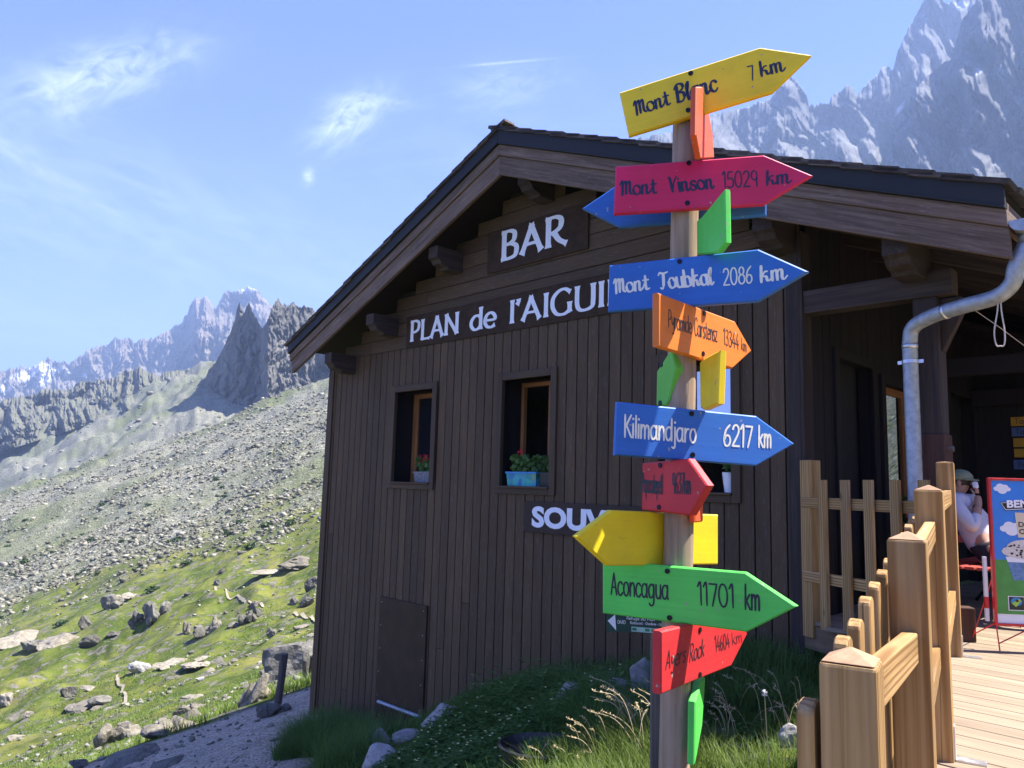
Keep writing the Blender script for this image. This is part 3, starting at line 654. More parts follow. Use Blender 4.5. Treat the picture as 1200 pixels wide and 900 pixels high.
# ------------------------------------------------------------------ mountains
def mountain_mat(name, c0, c1, s, snow=False, veins=None, green=None):
    m, t, p = new_mat(name)
    co = nd(t, 'ShaderNodeTexCoord').outputs['Object']; 
    n1 = noise(t, mapping(t, co, (s, s, s * .45)), 1, 10, .68, .6); n2 = noise(t, mapping(t, co, (s * 5, s * 5, s * 1.6)), 1, 8, .72, .3)
    col = ramp(t, n1, [(.32, c0), (.66, c1)])
    col = mixc(t, mrange(t, n2, .45, .7, 0, .4), col, tuple(q * .55 for q in c0))
    col = mixc(t, mrange(t, n2, .5, .3, 0, .25), col, tuple(min(.6, q * 1.5) for q in c1))
    geo = nd(t, 'ShaderNodeNewGeometry'); sx = nd(t, 'ShaderNodeSeparateXYZ'); t.links.new(geo.outputs['True Normal'], sx.inputs[0])
    if veins: # pale debris and old snow lying on the gentler ledges
        f = mth(t, 'MULTIPLY', mrange(t, sx.outputs[2], .30, .62), mrange(t, noise(t, mapping(t, co, (s * .5, s * .5, s * .35)), 1, 7, .62, .8), .47, .62)); col = mixc(t, f, col, veins)
    if green:
        f = mth(t, 'MULTIPLY', mrange(t, sx.outputs[2], .35, .7), mrange(t, n2, .4, .6, .3, 1)); col = mixc(t, f, col, green)
    if snow:
        f = mth(t, 'MULTIPLY', attr(t, 'snow', 'Fac'), mrange(t, n2, .38, .5)); col = mixc(t, f, col, (.62, .64, .68))
    t.links.new(col, p.inputs['Base Color']); p.inputs['Roughness'].default_value = .95; p.inputs['Specular IOR Level'].default_value = .1
    bump(t, mth(t, 'ADD', n1, mth(t, 'MULTIPLY', n2, .6)), p, .6, 12 if s < .02 else 4)
    return m
def mountain(name, crest, D, depth, y_base, mat, amp, fx, fz, seed, step=1.0, rows=120, jag=1.2, pw=1.0, diag=False, shape=None, snow=None, label=None):
    """crest: pixels of the skyline. Each column runs from the crest at distance D down and forward by `depth` to the height seen at y_base;
    ribs and gullies push the face in and out by `amp` metres."""
    cx = np.array([c[0] for c in crest], float); cy = np.array([c[1] for c in crest], float)
    xs = np.arange(cx[0], cx[-1] + .01, step); ys = np.interp(xs, cx, cy) + jag * (fbm(xs * .2, xs * 0, seed + 40, 5, .75)) * 1.7 - jag * 1.2 * np.clip(fbm(xs * .45, xs * 0 + 9, seed + 41, 3, .7), 0, 1)
    yb = np.interp(xs, [b[0] for b in y_base], [b[1] for b in y_base])
    n = len(xs); tt = np.linspace(0, 1, rows); V = np.zeros((n, rows + 4, 3)); sn = np.zeros((n, rows + 4))
    for j, tv in enumerate(tt):
        y = ys + (yb - ys) * tv ** pw
        a = xs / 100.0
        yy = y / 100
        wx = .5 * fbm(a * fx * .6, yy * fz * 1.3, seed + 3, 4)
        r1 = ridged(a * fx + wx + yy * fz * .75, yy * fz * .8, seed, 6, .5); r2 = ridged(a * fx * 1.15 - wx - yy * fz * .8 + 31, yy * fz * .8, seed + 17, 6, .5)
        r3 = ridged(a * fx * .9 + .5 * wx, yy * .35, seed + 27, 5, .5); nn = .8 * np.maximum(r1, r2 - .15) + .35 * r3 + .28 * fbm(a * fx * 5, yy * fz * 6, seed + 9, 6, .6)
        if diag: nn = .95 * ridged(a * fx * .8 - yy * fz * 1.1 + wx, yy * fz * .45 + a * .5, seed + 51, 5, .5) + .30 * r1 + .16 * fbm(a * fx * 5, yy * fz * 6, seed + 9, 6, .6)
        dd = D - depth * tv + amp * nn * min(1, .25 + tv * 2.2) * (1 if shape is None else 1)
        if shape is not None: dd = dd + shape(xs, y, tv)
        for i in range(n):
            V[i, j + 3] = CAMP + RAYC(xs[i], y[i]) * dd[i]
        if snow is not None: sn[:, j + 3] = snow(xs, y)
    for b in range(3):   # the far side
        V[:, 2 - b] = V[:, 3] + np.array([0, 1, 0]) * depth * .22 * (b + 1) + np.array([0, 0, -1]) * (depth * .30 * (b + 1))
        sn[:, 2 - b] = sn[:, 3]
    nr_ = rows + 3 + 0; V = V[:, :rows + 3]; sn = sn[:, :rows + 3]
    idx = np.arange(n * nr_).reshape(n, nr_)
    q = np.stack([idx[:-1, :-1], idx[1:, :-1], idx[1:, 1:], idx[:-1, 1:]], -1).reshape(-1, 4)[:, ::-1]
    o = fast_mesh(name, V.reshape(-1, 3), q, mat, kind='structure', label=label)
    at = o.data.attributes.new('snow', 'FLOAT', 'POINT'); at.data.foreach_set('value', sn.astype(np.float32).ravel())
    return o
_IR = CM
def RAYC(x, y):
    d = _IR @ np.array([(x - 600) / F, -(y - 450) / F, -1.0]); return d / d[1]
Z5 = lambda pts: [(x / 3, 300 + y / 3) for x, y in pts]
def s_far(x, y):
    g = np.clip(1.4 - np.abs((x - 47) / 30) - np.abs((y - (437 + (60 - x) * .12)) / 13), 0, 1) + np.clip(1.3 - np.abs((x - 95) / 14) - np.abs((y - 437) / 6), 0, 1)
    g = g + np.clip(1.5 - np.abs((x - 290) / 9) - np.abs((y - 340) / 5), 0, 1) + np.clip(1.2 - np.abs((x - 5) / 12) - np.abs((y - 455) / 7), 0, 1)
    return np.clip(g * 1.6, 0, 1)
mountain('mountain', [(-90, 452), (-40, 440)] + Z5([(0, 405), (60, 392), (115, 388), (150, 368), (172, 352), (190, 372), (240, 375), (270, 358), (340, 320), (370, 316), (400, 293), (430, 292), (480, 300), (540, 286), (590, 265), (615, 243), (640, 238), (655, 215), (672, 165), (690, 145), (705, 152), (722, 143), (745, 172), (758, 185), (770, 160), (786, 135), (803, 118), (830, 124), (850, 116), (875, 110), (895, 118), (915, 130), (940, 160), (960, 180), (1010, 210), (1080, 250), (1160, 300)]),
         2600, 900, [(-90, 540), (120, 500), (400, 470)], mountain_mat('far_massif_rock', (.078, .07, .058), (.26, .22, .165),   .010, True), 330, 3.2, 1.6, 5, .5, 150, 2.2, snow=s_far,
         label='distant pale massif with snow patches, farthest on the left')
mountain('mountain', Z5([(-300, 560), (0, 510), (60, 500), (120, 485), (180, 470), (240, 475), (270, 450), (330, 440), (370, 436), (400, 430), (440, 405), (490, 392), (520, 405), (560, 430), (590, 410), (650, 400), (690, 390), (730, 392), (760, 405), (900, 440)]),
         820, 150, [(-100, 560), (0, 530), (80, 505), (150, 480), (250, 470), (300, 470)], mountain_mat('near_ridge_rock', (.065, .066, .058), (.18, .175, .145), .03, green=(.13, .135, .085)), 45, 3.2, 2.0, 15, .6, 90, 1.9,
         label='dark craggy rock ridge below the far massif')
def spire_shape(x, y, tv):
    left = np.clip(312 - (x + (y - 360) * -.02), 0, 90)
    return left * .9 * np.clip(1 - np.clip((x - 312) / 4, 0, 1), 0, 1) + np.clip((x - 312) / 60, 0, 1) * 36 + np.clip((x - 306) / 8, 0, 1) * -16
mountain('mountain', [(196, 484), (215, 470), (230, 452), (243, 438), (255, 420), (262, 408), (270, 388), (276, 372), (279, 360), (281, 355), (283.5, 362), (286, 367), (289, 360), (292, 356), (296, 366), (302, 376), (307, 385), (312, 378), (318, 362), (322, 355), (326, 350), (331, 356), (336, 357), (345, 355), (352, 361), (360, 358), (366, 361), (371, 370), (380, 376), (400, 380), (430, 390), (470, 400)],
         560, 24, [(196, 492), (235, 505), (300, 500), (345, 488), (470, 470)], mountain_mat('spire_rock', (.06, .06, .058), (.19, .182, .16),   .06), 10, 6.0, 3.6, 25, .45, 130, 2.0, shape=spire_shape,
         label='dark pointed rock spire with a jagged wall at its right')
Z8 = lambda pts: [(740 + x * .3833, y * .3833) for x, y in pts]
mountain('mountain', [(350, 440), (400, 372), (450, 318), (500, 262), (560, 215), (640, 190), (700, 172)] + Z8([(0, 430), (60, 415), (130, 400), (250, 350), (350, 330), (400, 312), (430, 298), (455, 262), (478, 240), (492, 238), (510, 258), (530, 285), (545, 322), (575, 318), (605, 315), (612, 292), (640, 285), (655, 262), (665, 254), (678, 272), (688, 292), (705, 275), (740, 240), (765, 212), (782, 203), (800, 212), (815, 160), (832, 112), (855, 75), (880, 28), (897, -6), (925, -12), (950, -3), (963, 12), (984, 4), (1005, -22), (1060, -42), (1150, -60), (1300, -80), (1500, -100)]),
         1500, 520, [(350, 470), (450, 400), (560, 330), (1320, 330)], mountain_mat('right_massif_rock', (.062, .062, .064), (.14, .138, .135), .014, True, veins=(.18, .18, .178)), 165, 1.9, .9, 35, .9, 130, 1.9, diag=True,
         snow=lambda x, y: np.clip(1.3 - np.abs((x - 1127) / 14) - np.abs((y - 6) / 6), 0, 1) + np.clip(1.2 - np.abs((x - 1054 - (128 - y) * .6) / 5) - np.abs((y - 128) / 10), 0, 1),
         label='hazy grey rock wall rising behind the roof')
mountain('mountain', [(1015, 240), (1030, 206)] + Z8([(770, 500), (800, 420), (838, 340), (868, 272), (900, 240), (935, 205), (985, 172), (1000, 110), (1012, 60), (1045, 22), (1060, -20), (1085, -60), (1130, -90), (1200, -110), (1400, -140), (1600, -160)]),
         1100, 300, [(1015, 250), (1360, 330)], mountain_mat('right_buttress_rock', (.055, .055, .06), (.13, .128, .128), .019, True, veins=(.18, .18, .178)), 95, 2.2, 1.0, 45, .9, 130, 1.9, diag=True,
         snow=lambda x, y: np.clip(1.25 - np.abs((x - 1172 - (y - 85) * .35) / 11) - np.abs((y - 87) / 16), 0, 1) + np.clip(1.2 - np.abs((x - 1145) / 7) - np.abs((y - 84) / 5), 0, 1),
         label='darker rock buttress at the upper right edge')

# ------------------------------------------------------------------ haze
hz, t, p = new_mat('mountain_air'); t.nodes.remove(p)
pv = nd(t, 'ShaderNodeVolumePrincipled'); pv.inputs['Color'].default_value = (.44, .62, 1.0, 1); pv.inputs['Density'].default_value = .00025; pv.inputs['Anisotropy'].default_value = .1
t.links.new(pv.outputs[0], t.nodes['Material Output'].inputs['Volume'])
hb = MB(); hb.box((-6000, -1200, -400), (12000, 0, 0), (0, 8000, 0), (0, 0, 1550)); o = hb.build('haze', hz); tag(o, 'thin blue summer air over the valley', None, None, 'stuff')

# ------------------------------------------------------------------ the chalet
WID = hc(390.7, 440)[0]                    # width of the gable wall
house = thing('wooden_chalet', H(WID / 2, 0, -2.3), 'dark brown timber chalet with a shingled gable roof on the slope', 'building')
OFF = 0.54                                 # overhang of the gable
rl = hc(338, 402, OFF); rr_ = hc(585, 148, OFF); re_ = hc(1176, 211, OFF)   # top line of the roof at the rake: left eave, ridge, right eave
bl = hc(340, 437, OFF); bm_ = hc(590, 201, OFF); br_ = hc(1184, 302, OFF)   # lower line of the bargeboards
SL, ZL = rl; SRG, ZRG = rr_; SR, ZR = re_
LEN = 9.0; PORCH = 4.6
def zroof(s): return ZL + (ZRG - ZL) * (SL - s) / (SL - SRG) if s >= SRG else ZR + (ZRG - ZR) * (s - SR) / (SRG - SR)
CEIL = lambda s: zroof(s) - .50            # underside of the soffit planking (about the lower edge of the bargeboards)
wins = [(hc(456.5, 572), hc(515.6, 447)), (hc(582, 578), hc(656, 430)), None]
def rect(c): return (min(c[0][0], c[1][0]), max(c[0][0], c[1][0]), c[0][1], c[1][1])
R1 = rect(wins[0]); R2 = rect(wins[1]); ww = R2[1] - R2[0]
s3 = hc(871, 594)[0]; R3 = (s3, s3 + ww, R2[2], R2[3])
WIN = [R1, R2, R3]; FR = .085               # frame board width
holes = [(r[0] + FR, r[1] - FR, r[2] + FR, r[3] - FR) for r in WIN]
ZB = hc(367, 838)[1]                        # foot of the wall at the left corner
ZSEAM = hc(470, 412)[1] + .02                # vertical boards below, horizontal ones above
# boards
mb = MB(); bw = .139; gap = .011
def vboard(s0, s1, z0, z1, d=.022):
    tn = random.random(); dd = d + random.uniform(-.002, .002)
    hbox(mb, s0, s1, -dd, 0, z0, z1, tn)
nb = int(round(WID / bw)); bw = WID / nb
for i in range(nb):
    s0 = i * bw + gap / 2; s1 = (i + 1) * bw - gap / 2
    cuts = [(ZB - .5 + .32 * max(0, (WID - s1)) , min(ZSEAM, CEIL((s0 + s1) / 2) - .02))]
    top = min(ZSEAM, CEIL((s0 + s1) / 2))
    segs = [(-2.9, top)]
    for h in holes:
        if s1 > h[0] - .02 and s0 < h[1] + .02:
            ns = []
            for a, b in segs:
                if h[2] - .02 > a: ns.append((a, min(b, h[2] - .02)))
                if h[3] + .02 < b: ns.append((max(a, h[3] + .02), b))
            segs = ns
    for a, b in segs:
        if b - a > 1.6 and random.random() < .4:
            c = random.uniform(a + .5, b - .5); vboard(s0, s1, a, c - .002); vboard(s0, s1, c + .002, b)
        else: vboard(s0, s1, a, b)
z = ZSEAM + .006
while z < ZRG - .3:
    z1 = z + .172
    lo = [s for s in np.linspace(-.05, WID + .05, 400) if CEIL(s) > z + .04]
    if len(lo) > 3:
        s0, s1 = max(0, lo[0]), min(WID, lo[-1]); c = random.uniform(s0 + .3, s1 - .3)
        for a, b in ((s0, c - .002), (c + .002, s1)):
            mb.box(H(a, -.006, z), U * (b - a), -VV * .016, ZZ * (z1 - z - .006) + -VV * -.006)
    z = z1
mb.build('wall', 'dark_wood', house, bevel=.004)
# backing wall with window openings, corner trims
mb = MB()
ss = sorted(set([0.0, WID] + [h[0] for h in holes] + [h[1] for h in holes]))
for a, b in zip(ss[:-1], ss[1:]):
    h = next((h for h in holes if abs(h[0] - a) < 1e-6), None)
    tz = max(CEIL(a), CEIL(b), CEIL((a + b) / 2)) + .1 if not (a < SRG < b) else ZRG - .3
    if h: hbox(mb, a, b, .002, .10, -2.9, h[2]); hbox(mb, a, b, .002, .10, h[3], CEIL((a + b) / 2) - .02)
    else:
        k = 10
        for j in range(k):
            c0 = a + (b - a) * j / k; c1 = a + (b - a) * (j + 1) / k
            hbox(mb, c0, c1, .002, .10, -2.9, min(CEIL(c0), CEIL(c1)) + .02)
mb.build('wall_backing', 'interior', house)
mb = MB()
hbox(mb, WID - .001, WID + .05, -.04, LEN, -2.9, CEIL(WID) - .02); hbox(mb, WID - .09, WID - .002, -.045, -.024, -2.9, CEIL(WID) - .05)
mb.build('left_wall', 'trim_wood', house, bevel=.004)
mb = MB(); hbox(mb, -.004, .105, -.05, -.026, -.3, 3.0); hbox(mb, -.03, -.004, -.05, .12, -.3, 3.05); mb.build('corner_post', 'beam_wood', house, bevel=.004)
# interior
mb = MB(); hbox(mb, 3.7, WID - .05, 3.4, 3.5, -2.5, 2.6); hbox(mb, .12, .9, LEN - .1, LEN, -2.5, 3); hbox(mb, 5.0, WID, LEN - .1, LEN, -2.5, 3); hbox(mb, .9, 5.0, LEN - .1, LEN, -2.5, .1); hbox(mb, .9, 4.0, LEN - .1, LEN, 3.0, 3.6); hbox(mb, 1.3, 1.35, 1.6, 3.4, -.1, 2.4); hbox(mb, .11, 1.6, 1.5, 1.55, -.1, 3.2); hbox(mb, 1.55, 1.6, .2, 1.5, -.1, 3.2); hbox(mb, .05, WID - .05, .11, 3.4, 2.36, 2.42); hbox(mb, .05, WID - .05, .11, 3.4, -.1, -.02)
mb.build('interior_wall', 'interior_wall', house)

# windows of the gable wall
for wi, r in enumerate(WIN):
    s0, s1, z0, z1 = r
    f = MB()
    hbox(f, s0, s0 + FR, -.048, -.002, z0, z1); hbox(f, s1 - FR, s1, -.048, -.002, z0, z1)
    hbox(f, s0 + FR, s1 - FR, -.048, -.002, z1 - FR, z1); hbox(f, s0 + FR, s1 - FR, -.05, -.002, z0, z0 + FR - .02)
    fo = f.build('window', 'trim_wood', house, bevel=.005)
    a, b, c, d = s0 + FR, s1 - FR, z0 + FR, z1 - FR; DP = .26
    rv = MB()   # deep reveal, its shade carried by the darker wood
    hbox(rv, a - .03, a, .0, DP + .05, c - .03, d + .03); hbox(rv, b, b + .03, .0, DP + .05, c - .03, d + .03); hbox(rv, a, b, .0, DP + .05, d, d + .03)
    rv.build('reveal', 'porch_shade_wood', fo)
    si = MB(); hbox(si, a - .01, b + .01, -.075, DP, c - .02, c); si.build('sill', 'trim_wood', fo, bevel=.004)
    sh = MB(); w0 = DP; fw = .06; m_ = (a + b) / 2
    def sash(q, x0, x1):
        hbox(q, x0, x0 + fw, w0, w0 + .045, c, d); hbox(q, x1 - fw, x1, w0, w0 + .045, c, d); hbox(q, x0 + fw, x1 - fw, w0, w0 + .045, d - fw, d); hbox(q, x0 + fw, x1 - fw, w0, w0 + .045, c, c + fw)
    pa = MB()
    if wi == 0:
        hbox(sh, b - .05, b, w0 - .0, w0 + .05, c, d); sash(sh, a, b - .05); hbox(pa, a + fw, b - .05 - fw, w0 + .018, w0 + .026, c + fw, d - fw)
    elif wi == 1:   # the near leaf stands open into the room
        hbox(sh, b - .045, b, w0, w0 + .05, c, d); hbox(sh, a, a + .045, w0, w0 + .05, c, d); hbox(sh, a + .045, b - .045, w0, w0 + .05, d - .05, d)
        hbox(sh, m_ - .11, m_ - .055, w0 + .002, w0 + .044, c, d - .05); hbox(sh, a + .05, m_ - .11, w0 + .002, w0 + .044, d - .11, d - .052)
        hbox(pa, a + .05, m_ - .11, w0 + .018, w0 + .026, c, d - .11)
    else:
        hbox(sh, a, b, w0, w0 + .05, d - .05, d); hbox(sh, a, a + .05, w0, w0 + .05, c, d - .05); hbox(sh, b - .05, b, w0, w0 + .05, c, d - .05)
        hbox(pa, a + .05, b - .05, w0 + .018, w0 + .026, c + .3, d - .05)
    sh.build('sash', 'sash' if wi < 2 else 'trim_wood', fo, bevel=.003)
    pa.build('pane', 'glass' if wi < 2 else 'mirror', fo)
    if wi == 1:
        q = MB(); hbox(q, a + .02, b - .02, w0 + .10, w0 + .12, c, c + .21); q.build('half_curtain', 'white_thing', fo)
        q = MB(); q.box(H(b - .1, w0 + 1.2, c + .85), U * -.16, VV * .05, ZZ * .18); q.build('wall_picture', 'flower_red', fo)
        q = MB()
        for k in range(4): hbox(q, a + .15, b - .06, w0 + 1.1, w0 + 1.14, c + .25 + .2 * k, c + .28 + .2 * k)
        for k in range(10): hbox(q, b - .5 + .04 * k, b - .47 + .04 * k, w0 + .98, w0 + 1.1, c + .28 + .2 * (k % 3), c + .4 + .2 * (k % 3))
        q.build('inner_shelf', 'zinc', fo)

# hatch with its bar
h0 = hc(443, 822); h1 = hc(504, 710)
mb = MB(); hbox(mb, min(h0[0], h1[0]), max(h0[0], h1[0]), -.05, -.024, h0[1] - .12, h1[1] - .0); ho = mb.build('hatch_panel', 'hatch', house, bevel=.004)
mb = MB()
for k in range(5):
    for s_ in (min(h0[0], h1[0]) + .05, max(h0[0], h1[0]) - .05):
        mb.lathe(H(s_, -.052, h0[1] + .1 + k * .28), [(0, -.006), (.006, -.006), (.006, .006), (0, .006)], 8)
mb.build('screw', 'zinc', ho)
mb = MB(); q0 = hc(443, 822, .08); q1 = hc(494, 841, .08); mb.tube([H(q0[0], -.08, q0[1]), H(q1[0], -.08, q1[1])], .022, 8); mb.build('bar', 'zinc', ho)

# roof: two slopes of boards, covered with wooden shingles
def slope(sa, za, sb, zb):      # from eave to ridge; returns frame
    e = V3(H(sa, 0, za)); r_ = V3(H(sb, 0, zb)); d = r_ - e; return e, d
for (sa, za, sb, zb, nm) in ((SL, ZL, SRG, ZRG, 'left'), (SR, ZR, SRG, ZRG, 'right')):
    e, d = slope(sa, za, sb, zb); ln = np.linalg.norm(d); dh = d / ln; nrm = unit(np.cross(dh, VV)); nrm = nrm if nrm[2] > 0 else -nrm
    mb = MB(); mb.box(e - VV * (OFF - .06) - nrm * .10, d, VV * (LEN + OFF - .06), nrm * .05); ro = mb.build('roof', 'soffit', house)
    # shingle courses
    mb = MB(); nc = int(ln / .235)
    for k in range(nc + 1):
        y = -OFF - .045; base = e + dh * (k * ln / (nc + .2) - .05)
        while y < LEN:
            w_ = random.uniform(.1, .24) if y < 1.5 else .8
            l_ = .40 if k < nc else .22
            o_ = base + VV * (y + .003) + nrm * (-.03 + random.uniform(-.004, .006)) + dh * random.uniform(-.02, .012)
            mb.box(o_, (dh * l_ + nrm * -.02) , VV * (w_ - .006), nrm * .034)
            y += w_
    mb.build('shingles', 'roof_wood', ro, bevel=0)
    # flashing strip and two bargeboards on the gable face
    zs = 1 if sa > sb else -1
    def strip(t0, t1, w0, w1, mat, nm_, endcut=.0):
        """a board along the rake between fractions t0, t1 of the height from roof line to bargeboard foot"""
        q = MB(); L0 = (bl if sa > sb else br_); top_e = V3(H(sa, 0, za)); bot_e = V3(H(L0[0], 0, L0[1])); top_r = V3(H(sb, 0, zb)); bot_r = V3(H(bm_[0], 0, bm_[1]))
        bot_r = V3(H(SRG, 0, bm_[1])); A0 = top_e + (bot_e - top_e) * t0; A1 = top_e + (bot_e - top_e) * t1; B0 = top_r + (bot_r - top_r) * t0; B1 = top_r + (bot_r - top_r) * t1
        gl = np.linalg.norm(B0 - A0); r0 = random.uniform(0, 9)
        P = [A0, A1, B1, B0]; vs = [p_ + VV * -w1 for p_ in P] + [p_ + VV * -w0 for p_ in P]
        hgt = np.linalg.norm(A1 - A0); gcs = [(r0, 0, 0), (r0, hgt, 0), (r0 + gl, hgt, 0), (r0 + gl, 0, 0)] + [(r0, 0, .05), (r0, hgt, .05), (r0 + gl, hgt, .05), (r0 + gl, 0, .05)]
        fs = [(0, 1, 2, 3), (7, 6, 5, 4), (0, 4, 5, 1), (1, 5, 6, 2), (2, 6, 7, 3), (3, 7, 4, 0)]
        if sa < sb: fs = [f[::-1] for f in fs]
        q.add(vs, fs, gcs); return q.build(nm_, mat, house, bevel=.005)
    strip(.06, .36, OFF - .02, OFF + .018, 'flashing', 'flashing')
    strip(.34, .375, OFF - .015, OFF + .026, 'flashing', 'flashing_lip')
    strip(.377, .60, OFF - .06, OFF - .006, 'barge_wood', 'barge_board')
    strip(.602, 1.0, OFF - .07, OFF - .028, 'barge_wood', 'barge_board')
# eave fascia along the right side and rafters under the porch roof
mb = MB(); mb.box(H(SR - .0, -OFF + .05, ZR - .30), U * .03, VV * (LEN + .4), ZZ * .17); mb.build('fascia', 'barge_wood', house, bevel=.004)
kk = (ZRG - ZR) / (SRG - SR)
for k in range(12):
    w = -.42 + k * .62
    mb = MB(); mb.box(H(SR + .05, w, ZR - .36), (U + ZZ * kk) * 1.55, VV * .09, ZZ * .14); mb.build('rafter', 'beam_wood', house, bevel=.004)
# purlins: blocks with a carved lower lip, poking out under the gable
PUR = [(384, 424), (433, 379), (507, 301), (613, 213), (893, 268), (1048, 296)]
for i, (px, py) in enumerate(PUR):
    s, zc = hc(px, py, OFF - .12); h_ = .125; w_ = .085
    poly = [(-(OFF - .12), zc + h_), (-(OFF - .12), zc - .01), (-(OFF - .16), zc - .03), (-(OFF - .19), zc - .075), (-(OFF - .28), zc - .10), (-(OFF - .30), zc - h_), (.06, zc - h_), (.06, zc + h_)]
    mb = MB(); mb.prism([H(s + w_, a, b) for a, b in poly], U, 2 * w_, .004); mb.build('purlin', 'beam_wood' if 1 < i else 'beam_wood', house)
# porch: beam, post, side wall with doors and a window, rear wall
bz = hc(1040, 341)[1]
mb = MB(); hbox(mb, -1.22 * .905, -.03, -.03, .12, bz - .09, bz + .095); mb.build('porch_beam', 'beam_wood', house, bevel=.006)
ps0, ps1 = hc(1077, 420, -.1)[0], hc(1106, 420, -.1)[0]
mb = MB(); hbox(mb, ps1, ps0, -.0, .16, 1.38, bz - .09); po = mb.build('porch_post', 'beam_wood', house, bevel=.006)
mb = MB(); hbox(mb, ps1 - .012, ps0 + .012, -.012, .172, -.02, 1.382); mb.build('post_shoe', 'post_red', po, bevel=.006)
for z_ in (1.02, 1.28):
    mb = MB(); mb.tube([H(ps1 - .012, .06, z_), H(ps1 - .05, .06, z_)], .022, 6); mb.build('bolt', 'stake_wood', po)
mb = MB()   # knee brace
mb.prism([H(ps1 + .0, .06, bz - .10), H(ps1 - .14, .06, bz - .10), H(ps1 - .17, .06, bz - .16), H(ps1 - .01, .06, bz - .48), H(ps1 + .0, .06, bz - .48)], -VV, .07, .004); mb.build('brace', 'beam_wood', house)
D1 = (sd(972, 408)[0], sd(1021, 425)[0], sd(990, 413)[1]); 
mb = MB()
def sideboards(w0, w1, z0, z1):
    w = w0
    while w < w1 - .01:
        e = min(w + .14, w1); hbox(mb, -.0, -.02 + random.uniform(-.002, .002), w + .003, e - .003, z0, z1); w = e
dz = D1[2] - .07; W2 = (1.62, 2.30, .62, 1.98)
sideboards(.06, D1[0] + .07, -.02, 3.3); sideboards(D1[0] + .07, D1[1] - .07, dz, 3.3); sideboards(D1[1] - .07, W2[0], -.02, 3.3)
sideboards(W2[0], W2[1], -.02, W2[2]); sideboards(W2[0], W2[1], W2[3], 3.3)
D2 = (3.55, 4.45, 2.12)
sideboards(W2[1], D2[0], -.02, 3.3); sideboards(D2[0], D2[1], D2[2], 3.3); sideboards(D2[1], PORCH, -.02, 3.3)
hbox(mb, .002, .10, .105, D1[0] + .07, -.02, 3.3); hbox(mb, .002, .10, D1[0] + .07, D1[1] - .07, dz, 3.3); hbox(mb, .002, .10, D1[1] - .07, W2[0], -.02, 3.3)
hbox(mb, .002, .1, W2[0], W2[1], W2[3], 3.3); hbox(mb, .002, .1, W2[0], W2[1], -.02, W2[2]); hbox(mb, .002, .1, W2[1], D2[0], -.02, 3.3); hbox(mb, .002, .1, D2[0], D2[1], D2[2], 3.3); hbox(mb, .002, .1, D2[1], PORCH, -.02, 3.3)
mb.build('side_wall', 'porch_shade_wood', house)
for (a, b, zt) in ((D1[0], D1[1], D1[2]), (D2[0] - .07, D2[1] + .07, D2[2] + .07)):
    mb = MB(); hbox(mb, -.05, -.021, a, a + .085, -.01, zt); hbox(mb, -.05, -.021, b - .085, b, -.01, zt); hbox(mb, -.05, -.021, a + .085, b - .085, zt - .085, zt)
    do = mb.build('door_frame', 'porch_shade_wood', house, bevel=.004)
    mb = MB(); hbox(mb, .12, .15, a - .02, b + .02, -.02, zt + .02); mb.build('doorway_shade_panel', 'interior', do)  # near-black panel painted in place of the unlit room behind the door
mb = MB(); a, b, c, d = W2
hbox(mb, -.055, -.018, a - .09, a, c - .09, d + .09); hbox(mb, -.055, -.018, b, b + .09, c - .09, d + .09); hbox(mb, -.055, -.018, a, b, d, d + .09); hbox(mb, -.055, -.018, a, b, c - .09, c)
wo_ = mb.build('window', 'porch_shade_wood', house, bevel=.004)
mb = MB(); hbox(mb, .02, .06, a, a + .06, c, d); hbox(mb, .02, .06, b - .06, b, c, d); hbox(mb, .02, .06, a + .06, b - .06, d - .07, d); hbox(mb, .02, .06, a + .06, b - .06, c, c + .06); mb.build('sash', 'sash', wo_, bevel=.003)
mb = MB(); hbox(mb, .035, .045, a + .06, b - .06, c + .06, d - .07); mb.build('pane', 'clear_glass', wo_)
mb = MB()
s = -4.2
while s < -.01: e = min(s + .17, -.005); hbox(mb, s + .003, e - .003, PORCH - .02, PORCH + .04, -.02, 3.2); s = e
mb.build('rear_wall', 'porch_shade_wood', house)
mb = MB(); hbox(mb, -4.2, -.06, PORCH - .3, PORCH - .14, 2.02, 2.2); hbox(mb, -2.2, -.06, 2.2, 2.34, 2.1, 2.26); mb.build('tie_beam', 'porch_shade_wood', house, bevel=.005)
mb = MB(); mb.box(H(-1.3, 3.0, 2.35), U * 3 + ZZ * 1.2, VV * 6.3, ZZ * .06)
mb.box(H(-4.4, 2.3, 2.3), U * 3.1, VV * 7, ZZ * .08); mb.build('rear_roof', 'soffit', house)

# gutter and down pipe
g0 = hc(1187, 292, OFF - .06); GS, GZ = g0[0] - .065, ZR - .26
mb = MB(); n = 10; prof = [(.075 * cos(pi + pi * k / n), .075 * sin(pi + pi * k / n)) for k in range(n + 1)]
vs = []; gw = [-OFF + .02, LEN]
for w in gw:
    for rr0 in (0.0, .006):
        vs += [H(GS + a * (1 - rr0 / .075), w, GZ + b * (1 - rr0 / .075)) for a, b in prof]
m1 = n + 1
fs = []
for k in range(n): fs += [(k, k + 1, 2 * m1 + k + 1, 2 * m1 + k), (m1 + k, 3 * m1 + k, 3 * m1 + k + 1, m1 + k + 1)]
fs += [tuple(range(m1)), (0, 2 * m1, 3 * m1, m1), (n, m1 + n, 3 * m1 + n, 2 * m1 + n)]
mb.add(vs, fs); gu = mb.build('gutter', 'zinc', house, smooth=False)
mb = MB(); mb.tube([H(GS, -OFF + .16, GZ - .03), H(GS, -OFF + .16, GZ - .13)], .058, 14); mb.build('outlet', 'zinc', gu, smooth=True)
def pp(x, y, off): a = hc(x, y, off); return H(a[0], -off, a[1])
